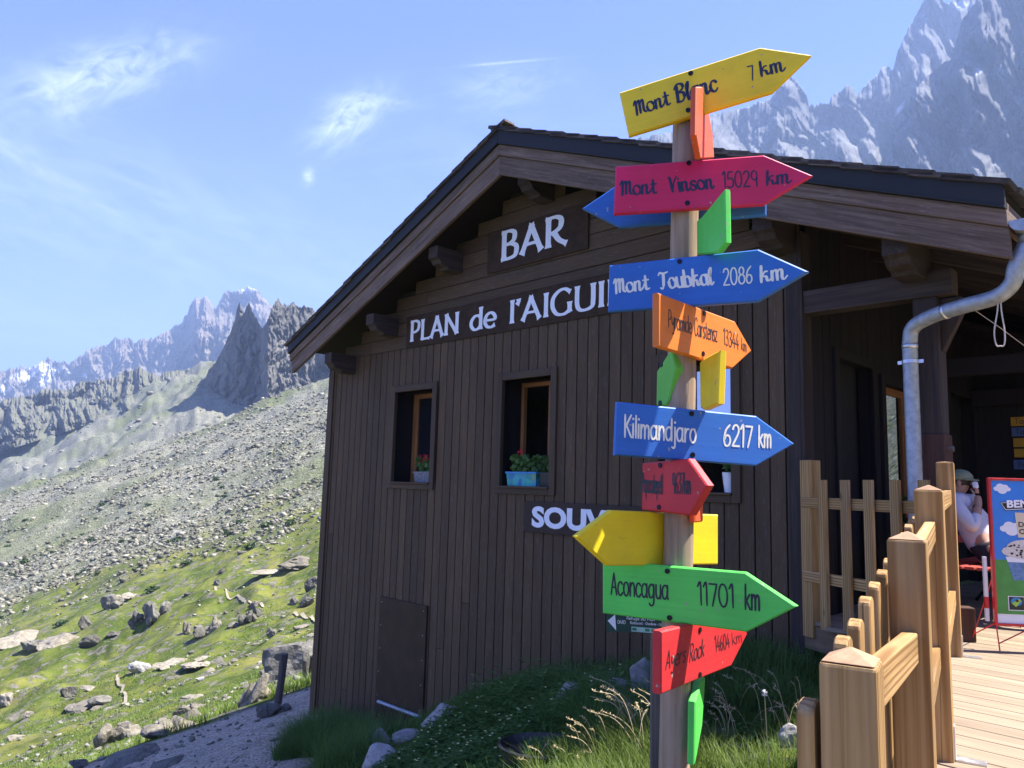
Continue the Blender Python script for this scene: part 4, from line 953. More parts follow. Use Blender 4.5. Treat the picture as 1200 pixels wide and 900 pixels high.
ctrl = [H(GS, -OFF + .16, GZ - .10), pp(1191, 312, .40), pp(1186, 332, .38), pp(1167, 348, .34), pp(1128, 359, .28), pp(1091, 371, .2), pp(1070, 384, .15), pp(1066, 402, .13)]
sp_ = smooth_pts(ctrl, 6); base_ = sp_[-1]
path_ = sp_ + [base_ + ZZ * (.02 - base_[2]) * k / 4 for k in range(1, 5)]
mb = MB(); mb.tube(path_, .05, 18); dp = mb.build('down_pipe', 'zinc', house, smooth=True)
for z_ in (pp(1090, 371, .2), ):
    d_ = unit(sp_[28] - sp_[26]); mb = MB(); mb.tube([sp_[27] - d_ * .012, sp_[27] + d_ * .012], .0535, 18); mb.build('joint_ring', 'zinc_bright', dp, smooth=True)
mb = MB(); mb.tube([base_ + ZZ * -.01, base_ + ZZ * -.04], .0535, 18); mb.build('joint_ring', 'zinc_bright', dp, smooth=True)
zb_ = hc(1068, 424, .13)[1]; mb = MB(); c_ = V3((base_[0], base_[1], zb_)); mb.tube([c_ + ZZ * -.012, c_ + ZZ * .012], .056, 18)
mb.box(c_ - U * .085 + VV * .0 - ZZ * .012, U * .17, VV * .006, ZZ * .024); mb.build('pipe_clamp', 'zinc_bright', dp)
# rope loop and cord under the pipe
mb = MB(); a = pp(1171, 352, .35); b = pp(1172, 404, .35); dx = unit(np.cross(a - CAMP, ZZ))
pts = [a + ZZ * .03 - dx * .006, a - dx * .012 + ZZ * -.06, a * .3 + b * .7 - dx * .03, b - dx * .02, b + ZZ * -.008, b + dx * .022, a * .3 + b * .7 + dx * .025, a + dx * .008 + ZZ * -.06, a + dx * .01 + ZZ * .03]
mb.tube(smooth_pts(pts, 5), .0045, 7)
o = mb.build('rope_loop', 'rope', smooth=True); tag(o, 'short loop of pale rope hanging from the drainpipe bend', 'rope')
mb = MB(); mb.tube([pp(1140, 362, .25), pp(1172, 384, .1), pp(1215, 416, -.4)], .0022, 5)
o = mb.build('cord', 'rope'); tag(o, 'thin pale cord stretched behind the drainpipe bend', 'cord')

# ------------------------------------------------------------------ lettered boards on the wall
def wallboard(name, pa, pb, off, mat, label, cat, round_=0):
    q0 = hc(*pa, .03); q1 = hc(*pb, .03); s0, s1 = q1[0], q0[0]
    return s0, s1
q0 = hc(572, 273, .045); q1 = hc(688.5, 291, .045)
bs0, bs1, bz0, bz1 = q1[0], q0[0], q1[1], q0[1]
mb = MB(); mb.box(H(bs0, -.045, bz0), U * (bs1 - bs0), VV * .022, ZZ * (bz1 - bz0)); so = mb.build('bar_sign', 'sign_brown', bevel=.003)
tag(so, 'dark board lettered BAR in white under the gable ridge', 'sign')
def wtext(parent, s, pa, pb, pt, off, font, w, **k):
    a = hc(*pa, off); b = hc(*pb, off); c = hc(*pt, off)
    m_ = MB(); a3 = H(a[0], -off, a[1]); b3 = H(b[0], -off, a[1] * .5 + b[1] * .5); t3 = H(a[0], -off, c[1])
    lettering(m_, s, a3, b3, t3, -VV, font, w, **k); return m_.build('lettering', 'white_paint', parent)
wtext(so, 'BAR', (586, 306), (665, 285), (588, 273), .0455, SF, .235, lo=.11, flare=.08)
q0 = hc(477, 372, .04); q1 = hc(716, 367, .04); ps = -.02
mb = MB(); mb.box(H(2.1 * .905 - .35, -.04, q1[1]), U * (q0[0] - 2.1 * .905 + .35), VV * .017, ZZ * (q0[1] - q1[1])); so = mb.build('name_sign', 'sign_brown', bevel=.003)
tag(so, "long dark board lettered PLAN de l'AIGUILLE across the gable", 'sign')
zA = hc(480, 401, .0405)[1]; zT = hc(482, 377, .0405)[1]
def ptxt(s, xa, xb, font=SF, caps=True):
    m_ = MB(); a = hc(xa[0], xa[1], .0405)[0]; b = hc(xb[0], xb[1], .0405)[0]
    lettering(m_, s, H(a, -.0405, zA), H(b, -.0405, zA), H(a, -.0405, zT), -VV, font, .225, lo=.105, flare=.08); return m_
for m_ in (ptxt('PLAN', (480, 400), (538, 391)), ptxt('de', (550, 388), (582, 383))): m_.build('lettering', 'white_paint', so)
m_ = MB(); a = hc(596, 380, .0405)[0]; b = hc(713, 360, .0405)[0]
W1 = letter_strokes("l'AIGUI", SF)[1]; W2_ = letter_strokes("l'AIGUILLE", SF)[1]
lettering(m_, "l'AIGUILLE", H(a, -.0405, zA), H(a + (b - a) * W2_ / W1 * .98, -.0405, zA), H(a, -.0405, zT), -VV, SF, .225, lo=.105, flare=.08); m_.build('lettering', 'white_paint', so)
q0 = hc(614, 587, .05); q1 = hc(614, 623, .05); ss0 = .95
c_ = .03; s1_, z0_, z1_ = q0[0], q1[1], q0[1]
poly = []
for (cx, cz, a0) in ((s1_ - c_, z1_ - c_, 0), (ss0 + c_, z1_ - c_, 90), (ss0 + c_, z0_ + c_, 180), (s1_ - c_, z0_ + c_, 270)):
    for k in range(5): poly.append(H(cx + c_ * cos(radians(a0 + 22.5 * k)), -.05, cz + c_ * sin(radians(a0 + 22.5 * k))))
mb = MB(); mb.prism(poly, -VV, .026, .003); so = mb.build('souvenirs_sign', 'sign_souvenir'); tag(so, 'charcoal board lettered SOUVENIRS half hidden by the yellow arrow', 'sign')
a = hc(623, 616, .0505); t_ = hc(623, 593, .0505); e_ = hc(708, 616, .0505)
m_ = MB(); ex = -U; wl = (a[0] - e_[0]) * 9 / 4.45
bfont(m_, 'SOUVENIRS', H(a[0], -.0505, a[1]), ex, ZZ, -VV, wl, t_[1] - a[1], thick=.045); m_.build('lettering', 'white_paint', so)

# ------------------------------------------------------------------ the signpost
PY = 2.55; PR_ = .047
pb, pt_ = atY(790.0, 900, PY), atY(804.5, 140, PY)
pdir = (pt_ - pb) / (pt_[2] - pb[2])
def axis(z): return pb + pdir * (z - pb[2])
gz = float(ground(pb[0], pb[1])); foot = axis(gz - .25)
post = thing('signpost', axis(gz), 'round grey wooden post carrying coloured arrow boards with distances in kilometres', 'signpost')
mb = MB(); n_ = 14; pts = [axis(gz - .25 + (pt_[2] + .0 - gz + .25) * k / n_) for k in range(n_ + 1)]; rads = [PR_ * (1.05 - .07 * k / n_ + random.uniform(-.012, .012)) for k in range(n_ + 1)]
mb.tube(pts, rads, 22); mb.build('pole', 'pole_wood', post, smooth=True)
def ZP(ox, oy): return lambda pts: [(ox + x * .26667, oy + y * .26667) for x, y in pts]
z1 = ZP(660, 30); z2 = ZP(660, 250); z3 = ZP(660, 460); z4 = ZP(660, 660)
z5 = lambda pts: [(760 + x * .1, 400 + y * .1) for x, y in pts]; z8 = lambda pts: [(770 + x * .1889, 730 + y * .1889) for x, y in pts]
def board(label, px, th, yaw, mat, back=False, thick=.024, r=None, texts=(), ink='ink_black', screws=(), off=None):
    """px: outline of the face towards the camera; yaw in degrees, positive turns the face to the right; back: hangs behind the post"""
    ya = radians(yaw); n = V3((sin(ya), -cos(ya), 0)); cx = np.mean([q[0] for q in px]); cy = np.mean([q[1] for q in px])
    A = axis(atY(cx, cy, PY)[2])
    o_ = (PR_ + thick) if not back else -PR_
    if off is not None: o_ = off
    p0 = A + n * o_
    P = [on_plane(x, y, p0, n) for x, y in px]
    mb = MB(); mb.prism(P, n, thick, .0045); bo = mb.build('arrow_board', mat, post); bo['label'] = label
    for (s, a, b, t_, font, w, lo, scr) in texts:
        m_ = MB(); lettering(m_, s, on_plane(*a, p0, n), on_plane(*b, p0, n), on_plane(*t_, p0, n), n, font, w, lo=lo, script=scr, lift=.0008, seed=len(s)); m_.build('lettering', ink, bo)
    for q in screws:
        c = on_plane(*q, p0, n); m_ = MB(); m_.tube([c - n * .002, c + n * .003], .0085, 12); m_.build('screw', 'screw', bo)
    return bo
def T(zf, s, a, b, t_, font=PR, w=.085, lo=None, scr=False):
    a, b, t_ = zf([a, b, t_]); return (s, a, b, t_, font, w, lo, scr)
BR = dict(font=SC_, w=.15, lo=.075, scr=True)
board('yellow arrow board reading Mont Blanc 7 km', z1([(247, 293), (865, 95), (1092, 128), (922, 290), (288, 484)]), 0, -12, 'yellow',
      texts=[T(z1, 'Mont', (316, 398), (474, 344), (303, 336), **BR), T(z1, 'Blanc', (498, 340), (684, 284), (484, 266), **BR), T(z1, '7', (822, 243), (850, 236), (806, 180), w=.085), T(z1, 'km', (866, 224), (980, 196), (852, 162), **BR)],
      ink='ink_navy', screws=z1([(560, 210), (549, 372)]))
board('orange arrow board seen edge on at the top of the post', z1([(588, 268), (613, 268), (638, 372), (656, 470), (664, 583), (604, 586), (585, 480)]), 0, 68, 'redorange', off=PR_ + .022, thick=.02)
board('crimson arrow board reading Mont Vinson 15029 km', z1([(230, 618), (882, 568), (1098, 658), (884, 785), (222, 828)]), 0, -9, 'crimson',
      texts=[T(z1, 'Mont', (250, 748), (414, 735), (247, 684), **BR), T(z1, 'Vinson', (468, 733), (668, 714), (458, 668), **BR), T(z1, '15029', (700, 714), (860, 706), (697, 644), w=.085), T(z1, 'km', (890, 702), (1006, 690), (885, 640), **BR)],
      ink='ink_navy', screws=z1([(552, 604), (546, 780)]))
board('blue arrow board pointing left behind the crimson one', z1([(82, 803), (226, 706), (893, 650), (893, 833), (248, 886)]), 0, -20, 'blue', back=True)
board('green arrow board turned away below the crimson one', [(660 + 585 * .26667, 30 + 858 * .26667)] + z1([(607, 840), (708, 718), (712, 952), (677, 998), (605, 1005)]) + [(660 + 585 * .26667, 30 + 1006 * .26667)], 0, -74, 'green', off=-.012, thick=.024)
board('blue arrow board reading Mont Toubkal 2086 km', z2([(202, 228), (857, 157), (1078, 255), (855, 387), (195, 433)]), 0, -28, 'blue',
      texts=[T(z2, 'Mont', (224, 355), (382, 332), (218, 290), **BR), T(z2, 'Toubkal', (425, 333), (662, 312), (416, 262), **BR), T(z2, '2086', (703, 318), (836, 305), (700, 244), w=.085), T(z2, 'km', (864, 304), (988, 286), (856, 234), **BR)],
      ink='ink_white', screws=z2([(512, 212)]))
board('orange arrow board reading Pyramide Carstensz 13344 km', z2([(418, 348), (757, 475), (830, 604), (745, 682), (418, 585)]), 0, 46, 'orange',
      texts=[T(z2, 'Pyramide', (461, 500), (565, 530), (461, 422), w=.07), T(z2, 'Carstensz', (576, 535), (678, 566), (576, 456), w=.07), T(z2, '13344', (703, 575), (772, 600), (703, 506), w=.075), T(z2, 'km', (782, 600), (806, 612), (782, 546), w=.08)],
      screws=z2([(618, 440), (614, 617)]))
board('small green arrow board pointing at the viewer left of the post', z5([(93, 350), (265, 80), (320, 312), (235, 690), (205, 752), (85, 748)]), 0, -66, 'green_dark', off=.055, thick=.034,
      texts=[], screws=z5([(150, 275), (138, 722)]))
board('small yellow board turned away right of the post', z5([(593, 250), (640, 205), (830, 103), (808, 728), (640, 802), (600, 775)]), 0, -68, 'yellow', off=-.022, thick=.03)
board('blue arrow board reading Kilimandjaro 6217 km', z3([(240, 40), (850, 103), (1018, 225), (850, 323), (230, 275)]), 0, 18, 'blue',
      texts=[T(z3, 'Kilimandjaro', (266, 195), (586, 221), (268, 97), w=.095), T(z3, '6217', (702, 233), (832, 242), (704, 138), w=.095), T(z3, 'km', (857, 240), (916, 243), (857, 145), w=.095)],
      ink='ink_white', screws=z3([(563, 93), (568, 274)]))
board('red arrow board reading Popocatepetl 9637 km', z3([(345, 310), (548, 290), (632, 408), (556, 540), (342, 515)]), 0, -58, 'red', thick=.034,
      texts=[T(z3, 'Popocatepetl', (347, 437), (438, 446), (347, 352), w=.075), T(z3, '9637km', (480, 442), (562, 446), (480, 352), w=.075)], screws=z3([(427, 320), (421, 504)]))
board('orange board edge on behind the small red one', z3([(580, 305), (600, 310), (618, 335), (615, 568), (580, 572)]), 0, 60, 'redorange', off=.066, thick=.02)
board('plain yellow arrow board pointing left behind the post', z3([(57, 632), (212, 517), (683, 537), (683, 756), (200, 762)]), 0, 34, 'yellow', back=True)
board('green arrow board reading Aconcagua 11701 km', z4([(172, -12), (800, 40), (1028, 190), (805, 303), (172, 220)]), 0, -32, 'green',
      texts=[T(z4, 'Aconcagua', (210, 137), (466, 160), (210, 42), w=.085), T(z4, '11701', (592, 182), (758, 196), (588, 84), w=.085), T(z4, 'km', (798, 202), (868, 209), (797, 92), w=.085)], screws=z4([(458, 35), (468, 240)]))
board('red arrow board reading Ayers Rock 14604 km', z4([(430, 300), (740, 224), (812, 308), (740, 452), (430, 578)]), 0, 47, 'red', thick=.032,
      texts=[T(z4, 'Ayers', (449, 467), (538, 432), (455, 386), w=.08), T(z4, 'Rock', (553, 436), (620, 405), (558, 356), w=.08), T(z4, '14604', (668, 390), (733, 370), (664, 322), w=.075), T(z4, 'km', (742, 360), (788, 346), (738, 306), w=.08)], screws=z4([(600, 293), (600, 490)]))
board('green arrow board edge on at the foot of the post', z8([(240, 490), (272, 365), (300, 335), (280, 640), (235, 884)]), 0, 68, 'green', off=PR_ + .026, thick=.024)

# slender trail sign further back
ty = 3.35
tq = atY(770, 745, ty); tg = float(ground(tq[0] + .02, tq[1]))
tp = thing('trail_signpost', (tq[0], tq[1], tg), 'small dark green trail sign with a white arrow, behind the signpost', 'trail sign')
mb = MB(); mb.box((tq[0] - .02, tq[1] + .012, tg - .1), (.045, 0, 0), (0, .035, 0), (0, 0, tq[2] + .12 - tg)); mb.build('post', 'stake_wood', tp, bevel=.003)
P = [on_plane(x, y, tq, V3((0, -1, 0))) for x, y in ((711, 717), (790, 722), (790, 744), (711, 740))]
mb = MB(); mb.prism(P, (0, -1, 0), .006, .001); tb = mb.build('sign_plate', 'trail_green', tp)
def tpx(x, y): return on_plane(705 + x / 12, 715 + y / 12, tq - V3((0, .001, 0)), V3((0, -1, 0)))
mb = MB(); mb.add([tpx(85, 148), tpx(205, 285), tpx(190, 62)], [(0, 1, 2)]); mb.build('arrow', 'white_paint', tb)
mb = MB(); mb.add([tpx(420, 230), tpx(420, 300), tpx(880, 335), tpx(880, 268)], [(0, 1, 2, 3)]); mb.build('pale_strip', 'trail_pale', tb)
mb = MB(); e_ = V3((0, -.0006, 0))
for a, b in ((430, 490), (610, 675), (700, 770)): mb.add([tpx(a, 245 + (a - 430) * .075) + e_, tpx(a, 285 + (a - 430) * .075) + e_, tpx(b, 285 + (b - 430) * .075) + e_, tpx(b, 245 + (b - 430) * .075) + e_], [(0, 1, 2, 3)])
mb.build('green_block', 'trail_mid', tb)
mb = MB()
for s, x, y, xe, h in (('0h10', 222, 188, 338, 50), ('Refuge du Plan', 350, 130, 750, 42), ('Restaurant - Chambres - Lits', 400, 192, 860, 36)):
    lettering(mb, s, tpx(x, y), tpx(xe, y + (xe - x) * .06), tpx(x, y - h), (0, -1, 0), dict(PR, **{'0': PR['0'], '-': (.3, [[(.03, .3), (.25, .3)]]), 'L': (.4, [[(.06, 1), (.06, 0)], [(.06, 0), (.36, 0)]]), 'f': (.3, [[(.28, .95), (.16, .95), (.12, .7), (.12, 0)], [(0, .6), (.26, .6)]])}), .12)
mb.build('lettering', 'white_paint', tb)

# ------------------------------------------------------------------ deck, ramp and fences
E0 = atZ(953, 727, 0); D0 = atZ(1117, 768, 0); C0 = atZ(1101, 887, 0); C0[2] = 0
A0 = atY(997, 757, 1.25); B0 = atY(1063, 622, 2.04)
FD = unit([D0[0] - C0[0], D0[1] - C0[1], 0]); FN = V3((-FD[1], FD[0], 0))      # along the ramp fence, and to its left
FDir2 = unit([C0[0] - A0[0], C0[1] - A0[1], 0])
def s_left(w):     # left edge of the deck
    def sw(q): return np.dot(q - P0, U), np.dot(q - P0, VV)
    ks = [sw(q) for q in (A0 + V3((0, 0, 0)), C0, D0, E0)]; ks = [(k[0] + .10, k[1]) for k in ks]
    ks = [ks[0], ks[1], ks[2], (ks[3][0] - .0, ks[3][1])]
    if w > ks[3][1]: return -.06
    return float(np.interp(w, [k[1] for k in ks], [k[0] for k in ks]))
mb = MB(); w = -2.72
while w < PORCH - .16:
    a = s_left(w + .07); tn = random.random()
    cut = random.uniform(-3.5, -1.9)
    for s0, s1 in ((-7.5, cut - .002), (cut + .002, a)):
        if s1 > s0: mb.box(H(s0, w, -.03), U * (s1 - s0), VV * .138, ZZ * .03, min(1, max(0, tn + random.uniform(-.2, .2))))
    w += .144
dk = mb.build('deck', 'deck_wood', bevel=.003); tag(dk, 'weathered larch board deck in front of the hut', None, None, 'structure')
mb = MB(); w = -2.73; RS = .13
while w > -7.5:
    a = s_left(w - .07); z0 = RS * (w + 2.72)
    mb.box(H(-4, w - .138, z0 - .03 - RS * .138), U * (a + 4), VV * .138 + ZZ * RS * .138, ZZ * .03); w -= .144
rp = mb.build('ramp', 'deck_wood', bevel=.003); tag(rp, 'board ramp dropping from the deck', None, None, 'structure')
mb = MB()     # joists and edge beam
k1 = [(np.dot(q - P0, U) + .07, np.dot(q - P0, VV)) for q in (C0, D0, E0)]
for (a, b) in zip(k1[:-1], k1[1:]): mb.box(H(a[0], a[1], -.21), H(b[0], b[1], 0) - H(a[0], a[1], 0), U * -.04, ZZ * .175)
for s in np.arange(-7, -2.3, .6): mb.box(H(s, -2.6, -.2), U * .06, VV * (PORCH + 2.3 if s < -1.9 else 2.4), ZZ * .165)
for s, w in ((-3.5, -2.4), (-5.5, -2.4)): mb.box(H(s - .06, w, -1.6), U * .1, VV * .1, ZZ * 1.4)
jo = mb.build('deck_frame', 'deck_edge', bevel=.004); tag(jo, 'brown timber frame carrying the deck', None, None, 'structure')

def fpost(parent, base, ztop, w, d1, d2, cap=.022):
    """square post with a flat hipped top"""
    b = V3(base); mb = MB(); hw = w / 2; c = [b + d1 * i * hw + d2 * j * hw for i, j in ((-1, -1), (1, -1), (1, 1), (-1, 1))]
    hgt = ztop - cap - b[2]; r = [random.uniform(0, 9) for _ in range(3)]
    low = c; up = [q + ZZ * hgt for q in c]
    g = [(r[0], r[1] + i * w, r[2] + j * w) for i, j in ((0, 0), (1, 0), (1, 1), (0, 1))]
    vs = low + up; fs = [(0, 1, 5, 4), (1, 2, 6, 5), (2, 3, 7, 6), (3, 0, 4, 7), (3, 2, 1, 0), (4, 5, 6, 7)]
    if np.dot(np.cross(d1, d2), ZZ) < 0: fs = [f[::-1] for f in fs]
    mb.add(vs, fs, g + [(q[0] + hgt, q[1], q[2]) for q in g], random.random())
    po = mb.build('post', 'new_wood', parent, bevel=.006)
    t = MB(); ins = .003; u2 = [q + (b + ZZ * (hgt) - q) * 0 + unit(b + ZZ * hgt - q) * ins + ZZ * .001 for q in up]; tp_ = b + ZZ * (hgt + cap)
    fs = [(0, 1, 4), (1, 2, 4), (2, 3, 4), (3, 0, 4), (3, 2, 1, 0)]
    if np.dot(np.cross(d1, d2), ZZ) < 0: fs = [f[::-1] for f in fs]
    t.add(u2 + [tp_], fs); t.build('post_cap', 'end_grain', po, bevel=.003)
    return po
def picket(parent, base, ztop, wd, tk, along, across, round_=True):
    """flat picket with a rounded top"""
    b = V3(base); h = ztop - b[2]; n = 8
    prof = [(-wd / 2, 0), (wd / 2, 0), (wd / 2, h - .018)] + ([(wd / 2 * cos(pi * k / n), h - .018 + .018 * sin(pi * k / n)) for k in range(1, n)] if round_ else [(wd / 2, h), (-wd / 2, h)]) + [(-wd / 2, h - .018)]
    mb = MB(); mb.prism([b + along * x + ZZ * z + across * tk / 2 for x, z in prof], across, tk, .003); return mb.build('picket', 'new_wood', parent)
# ramp fence: posts A, B, C with rails and pickets on the outer side
fence = thing('picket_fence', C0, 'new pale timber fence with pickets running up the ramp towards the tall post', 'fence')
AB = []
for top, base in ((A0, None), (B0, None)):
    w_ = np.dot(top - P0, VV); zr = RS * (w_ + 2.72); AB.append(zr)
PW = .098
fpost(fence, (A0[0], A0[1], AB[0] - .15), A0[2], PW * .85, FDir2, FN)
fpost(fence, (B0[0], B0[1], AB[1] - .15), B0[2], PW * .92, FDir2, FN)
ctop = atY(1091, 568, C0[1])[2]
fpost(fence, (C0[0], C0[1], -.12), ctop, PW, FDir2, FN)
for q0, q1, za, zb in ((A0, B0, .668, .612), (B0, C0, .80, .865), (A0, B0, .12, .10), (B0, C0, .355, .41)):
    a = V3((q0[0], q0[1], za - .042)); b = V3((q1[0], q1[1], zb - .042)); d = unit(b - a); a = a + d * .046; b = b - d * .046
    mb = MB(); up = unit(np.cross(np.cross(d, ZZ), d)); mb.box(a - FN * .020 - up * .038, b - a, FN * .036, up * .074); mb.build('rail', 'new_wood', fence, bevel=.004)
tot = np.linalg.norm((D0 - A0)[:2]); ztopA = A0[2]; 
for k in range(26):
    t_ = -.01 + .172 * k
    if t_ > tot - .1: break
    if k == 1: continue      # the near post stands here
    q = V3((A0[0], A0[1], 0)) + FDir2 * t_ + FN * .062
    zt = .63 + .112 * min(t_, 2.02) + .05 * max(0, t_ - 2.02)
    zr = min(0, RS * (np.dot(q - P0, VV) + 2.72))
    picket(fence, (q[0], q[1], zr - .12), zt + random.uniform(-.006, .006), .07, .026, FDir2, FN)
mb = MB(); a = V3((C0[0], C0[1], ctop - .12)) + FDir2 * .05; b = V3((D0[0], D0[1], ctop - .09)) - FDir2 * .05; mb.box(a - FN * .03, b - a, FN * .036, ZZ * .085); mb.build('rail', 'new_wood', fence, bevel=.004)
mb = MB(); mb.box(a - FN * .03 - ZZ * .6, b - a, FN * .036, ZZ * .085); mb.build('rail', 'new_wood', fence, bevel=.004)
for q in (C0, D0):
    br = MB(); c = V3((q[0], q[1], .001)) - FN * (PW / 2); br.box(c - FDir2 * .025, FDir2 * .05, -FN * .10, ZZ * .006); br.box(c - FDir2 * .025, FDir2 * .05, -FN * .005, ZZ * .12); br.build('foot_bracket', 'zinc_bright', fence)
# short fence between the corner of the hut and the tall post
dtop = atY(1108, 541, D0[1])[2]; etop = atY(953, 539, E0[1])[2]
ED = unit([D0[0] - E0[0], D0[1] - E0[1], 0]); EN = V3((-ED[1], ED[0], 0)); EN = EN if EN[1] < 0 else -EN
f2 = thing('picket_fence', (E0 + D0) / 2, 'short fence of five flat pickets between the hut corner and the tallest post', 'fence')
fpost(f2, (D0[0], D0[1], -.1), dtop, PW, FDir2, FN, .006); fpost(f2, (E0[0], E0[1], -.12), etop, PW * 1.1, ED, EN, .004)
for y0_, y1_ in ((595, 583), (680, 669)):
    za = .5 * (atY(953, y0_, E0[1])[2] + atY(953, y1_, E0[1])[2]); a = V3((E0[0], E0[1], za)) - ED * .04 + EN * .03; b = V3((D0[0], D0[1], za)) - ED * .05 + EN * .02
    mb = MB(); mb.box(a - ZZ * .04, b - a, EN * .03, ZZ * .08); mb.build('rail', 'new_wood', f2, bevel=.004)
for px in (964.5, 991, 1018.5, 1050, 1084):
    d_ = ray(px, 600); n_ = V3((ED[1], -ED[0], 0)); p_ = E0 + EN * .078; t_ = np.dot(p_ - CAMP, n_) / np.dot(d_, n_); q = CAMP + d_ * t_
    picket(f2, (q[0], q[1], .0 if px > 970 else -.03), atY(px, 562.5, q[1])[2], .078, .026, ED, EN, False)

# wooden block on the deck behind the tall post
q = atZ(1131, 752, 0); mb = MB(); mb.box(q + V3((-.05, 0, .001)), (.11, -.03, 0), (.03, .11, 0), (0, 0, .22)); o = mb.build('timber_block', 'post_red', bevel=.006); tag(o, 'short reddish timber block standing at the foot of the tall fence post', 'timber block')

# ------------------------------------------------------------------ bench and the seated man
BS0, BS1, BW0, BW1, BZ = -.62, -1.10, .75, 2.55, .43
bench = thing('garden_bench', H((BS0 + BS1) / 2, (BW0 + BW1) / 2, 0), 'red slatted bench on black curved iron legs', 'bench')
for k in range(6):
    s = BS0 - .02 - k * .082; mb = MB(); hbox(mb, s - .066, s, BW0, BW1, BZ - .022, BZ); mb.build('slat', 'red_slat', bench, bevel=.005)
for k in range(3):
    mb = MB(); mb.box(H(BS0 + .05 + k * .03, BW0, BZ + .12 + .11 * k), U * .02 + ZZ * -.006, VV * (BW1 - BW0), ZZ * .07 + U * .015); mb.build('back_slat', 'red_slat', bench, bevel=.005)
for w in (BW0 + .22, BW1 - .25):
    mb = MB()
    mb.tube(smooth_pts([H(BS1 + .02, w, BZ - .03), H(BS1 + .10, w, BZ - .12), H(BS1 + .05, w, BZ - .26), H(BS1 - .03, w, .06), H(BS1 - .09, w, .012)], 5), .014, 8)
    mb.tube(smooth_pts([H(BS0, w, BZ - .03), H(BS0 - .08, w, BZ - .14), H(BS0 - .02, w, BZ - .28), H(BS0 + .08, w, .012)], 5), .014, 8)
    mb.tube([H(BS0 + .02, w, BZ - .035), H(BS1 - .01, w, BZ - .035)], .012, 8); mb.tube(smooth_pts([H(BS0 + .02, w, BZ - .03), H(BS0 + .08, w, BZ + .1), H(BS0 + .15, w, BZ + .42)], 5), .013, 8)
    mb.build('leg', 'black_metal', bench, smooth=True)
hip = on_plane(1143, 652, H(-.86, 0, 0), U) ; hw = np.dot(hip - P0, VV)
man = thing('person', H(-.94, hw, BZ), 'man in an olive cap and white shirt on the bench, hand raised to his mouth', 'person')
FW = -U; SDv = VV     # he faces out from the wall
def BP(f, l, z): return H(-.94, hw, BZ) + FW * f + SDv * l + ZZ * z
def skin_body(name, verts, edges, radii, mat, parent, root=0, sub=2):
    base = ROOT[man.name]; me = bpy.data.meshes.new(name); me.from_pydata([tuple(V3(q) - base) for q in verts], edges, []); me.materials.append(M[mat])
    o = bpy.data.objects.new(name, me); COL.objects.link(o); o.parent = parent
    m_ = o.modifiers.new('skin', 'SKIN'); m_.use_smooth_shade = True
    for i, r in enumerate(radii):
        r = r if isinstance(r, tuple) else (r, r); me.skin_vertices[0].data[i].radius = r; me.skin_vertices[0].data[i].use_root = (i == root)
    s_ = o.modifiers.new('sub', 'SUBSURF'); s_.levels = s_.render_levels = sub
    return o
# the body: one skinned figure
v = [BP(0, 0, .10), BP(-.07, 0, .26), BP(-.15, 0, .40), BP(-.19, 0, .49), BP(-.185, 0, .545), BP(-.165, 0, .60), BP(-.155, 0, .67)]; r = [.105, .105, .115, .08, .042, .07, .065]
e = [(i, i + 1) for i in range(6)]
def limb(a, pts, rs):
    global v, e, r
    k = a
    for q, rr0 in zip(pts, rs): v.append(BP(*q)); r.append(rr0); e.append((k, len(v) - 1)); k = len(v) - 1
    return k
limb(0, [(.06, -.10, .08), (.42, -.12, .10), (.47, -.12, -.22), (.44, -.12, -.38), (.56, -.13, -.40)], [.085, .062, .05, .036, .032])
limb(0, [(.06, .10, .08), (.42, .13, .10), (.50, .14, -.22), (.48, .14, -.38), (.60, .15, -.40)], [.085, .062, .05, .036, .032])
rw = limb(3, [(-.18, -.17, .47), (-.02, -.22, .27), (-.02, -.09, .47), (-.03, -.045, .535)], [.055, .042, .032, .026])
lw = limb(3, [(-.18, .17, .47), (-.02, .24, .26), (.2, .18, .17), (.27, .16, .165)], [.055, .042, .032, .026])
body = skin_body('body', v, e, r, 'skin', man, 0, 2)
# fingers of the raised hand
for k in range(4):
    b0 = V3((-.03, -.045 + .0, .54)); 
    q = [BP(-.035, -.06 + .016 * k, .55), BP(-.04, -.055 + .016 * k, .585), BP(-.055, -.04 + .012 * k, .61 - .004 * abs(k - 1))]
    skin_body('finger', q, [(0, 1), (1, 2)], [.0095, .009, .007], 'skin', man, 0, 1)
q = [BP(-.045, -.075, .545), BP(-.06, -.07, .57), BP(-.075, -.055, .585)]; skin_body('thumb', q, [(0, 1), (1, 2)], [.011, .0095, .008], 'skin', man, 0, 1)
for k in range(4):
    q = [BP(.27, .125 + .018 * k, .16), BP(.32, .125 + .018 * k, .155), BP(.345, .127 + .016 * k, .135)]; skin_body('finger', q, [(0, 1), (1, 2)], [.0095, .009, .007], 'skin', man, 0, 1)
q = [BP(.26, .125, .165), BP(.29, .10, .16), BP(.315, .10, .145)]; skin_body('thumb', q, [(0, 1), (1, 2)], [.011, .0095, .008], 'skin', man, 0, 1)
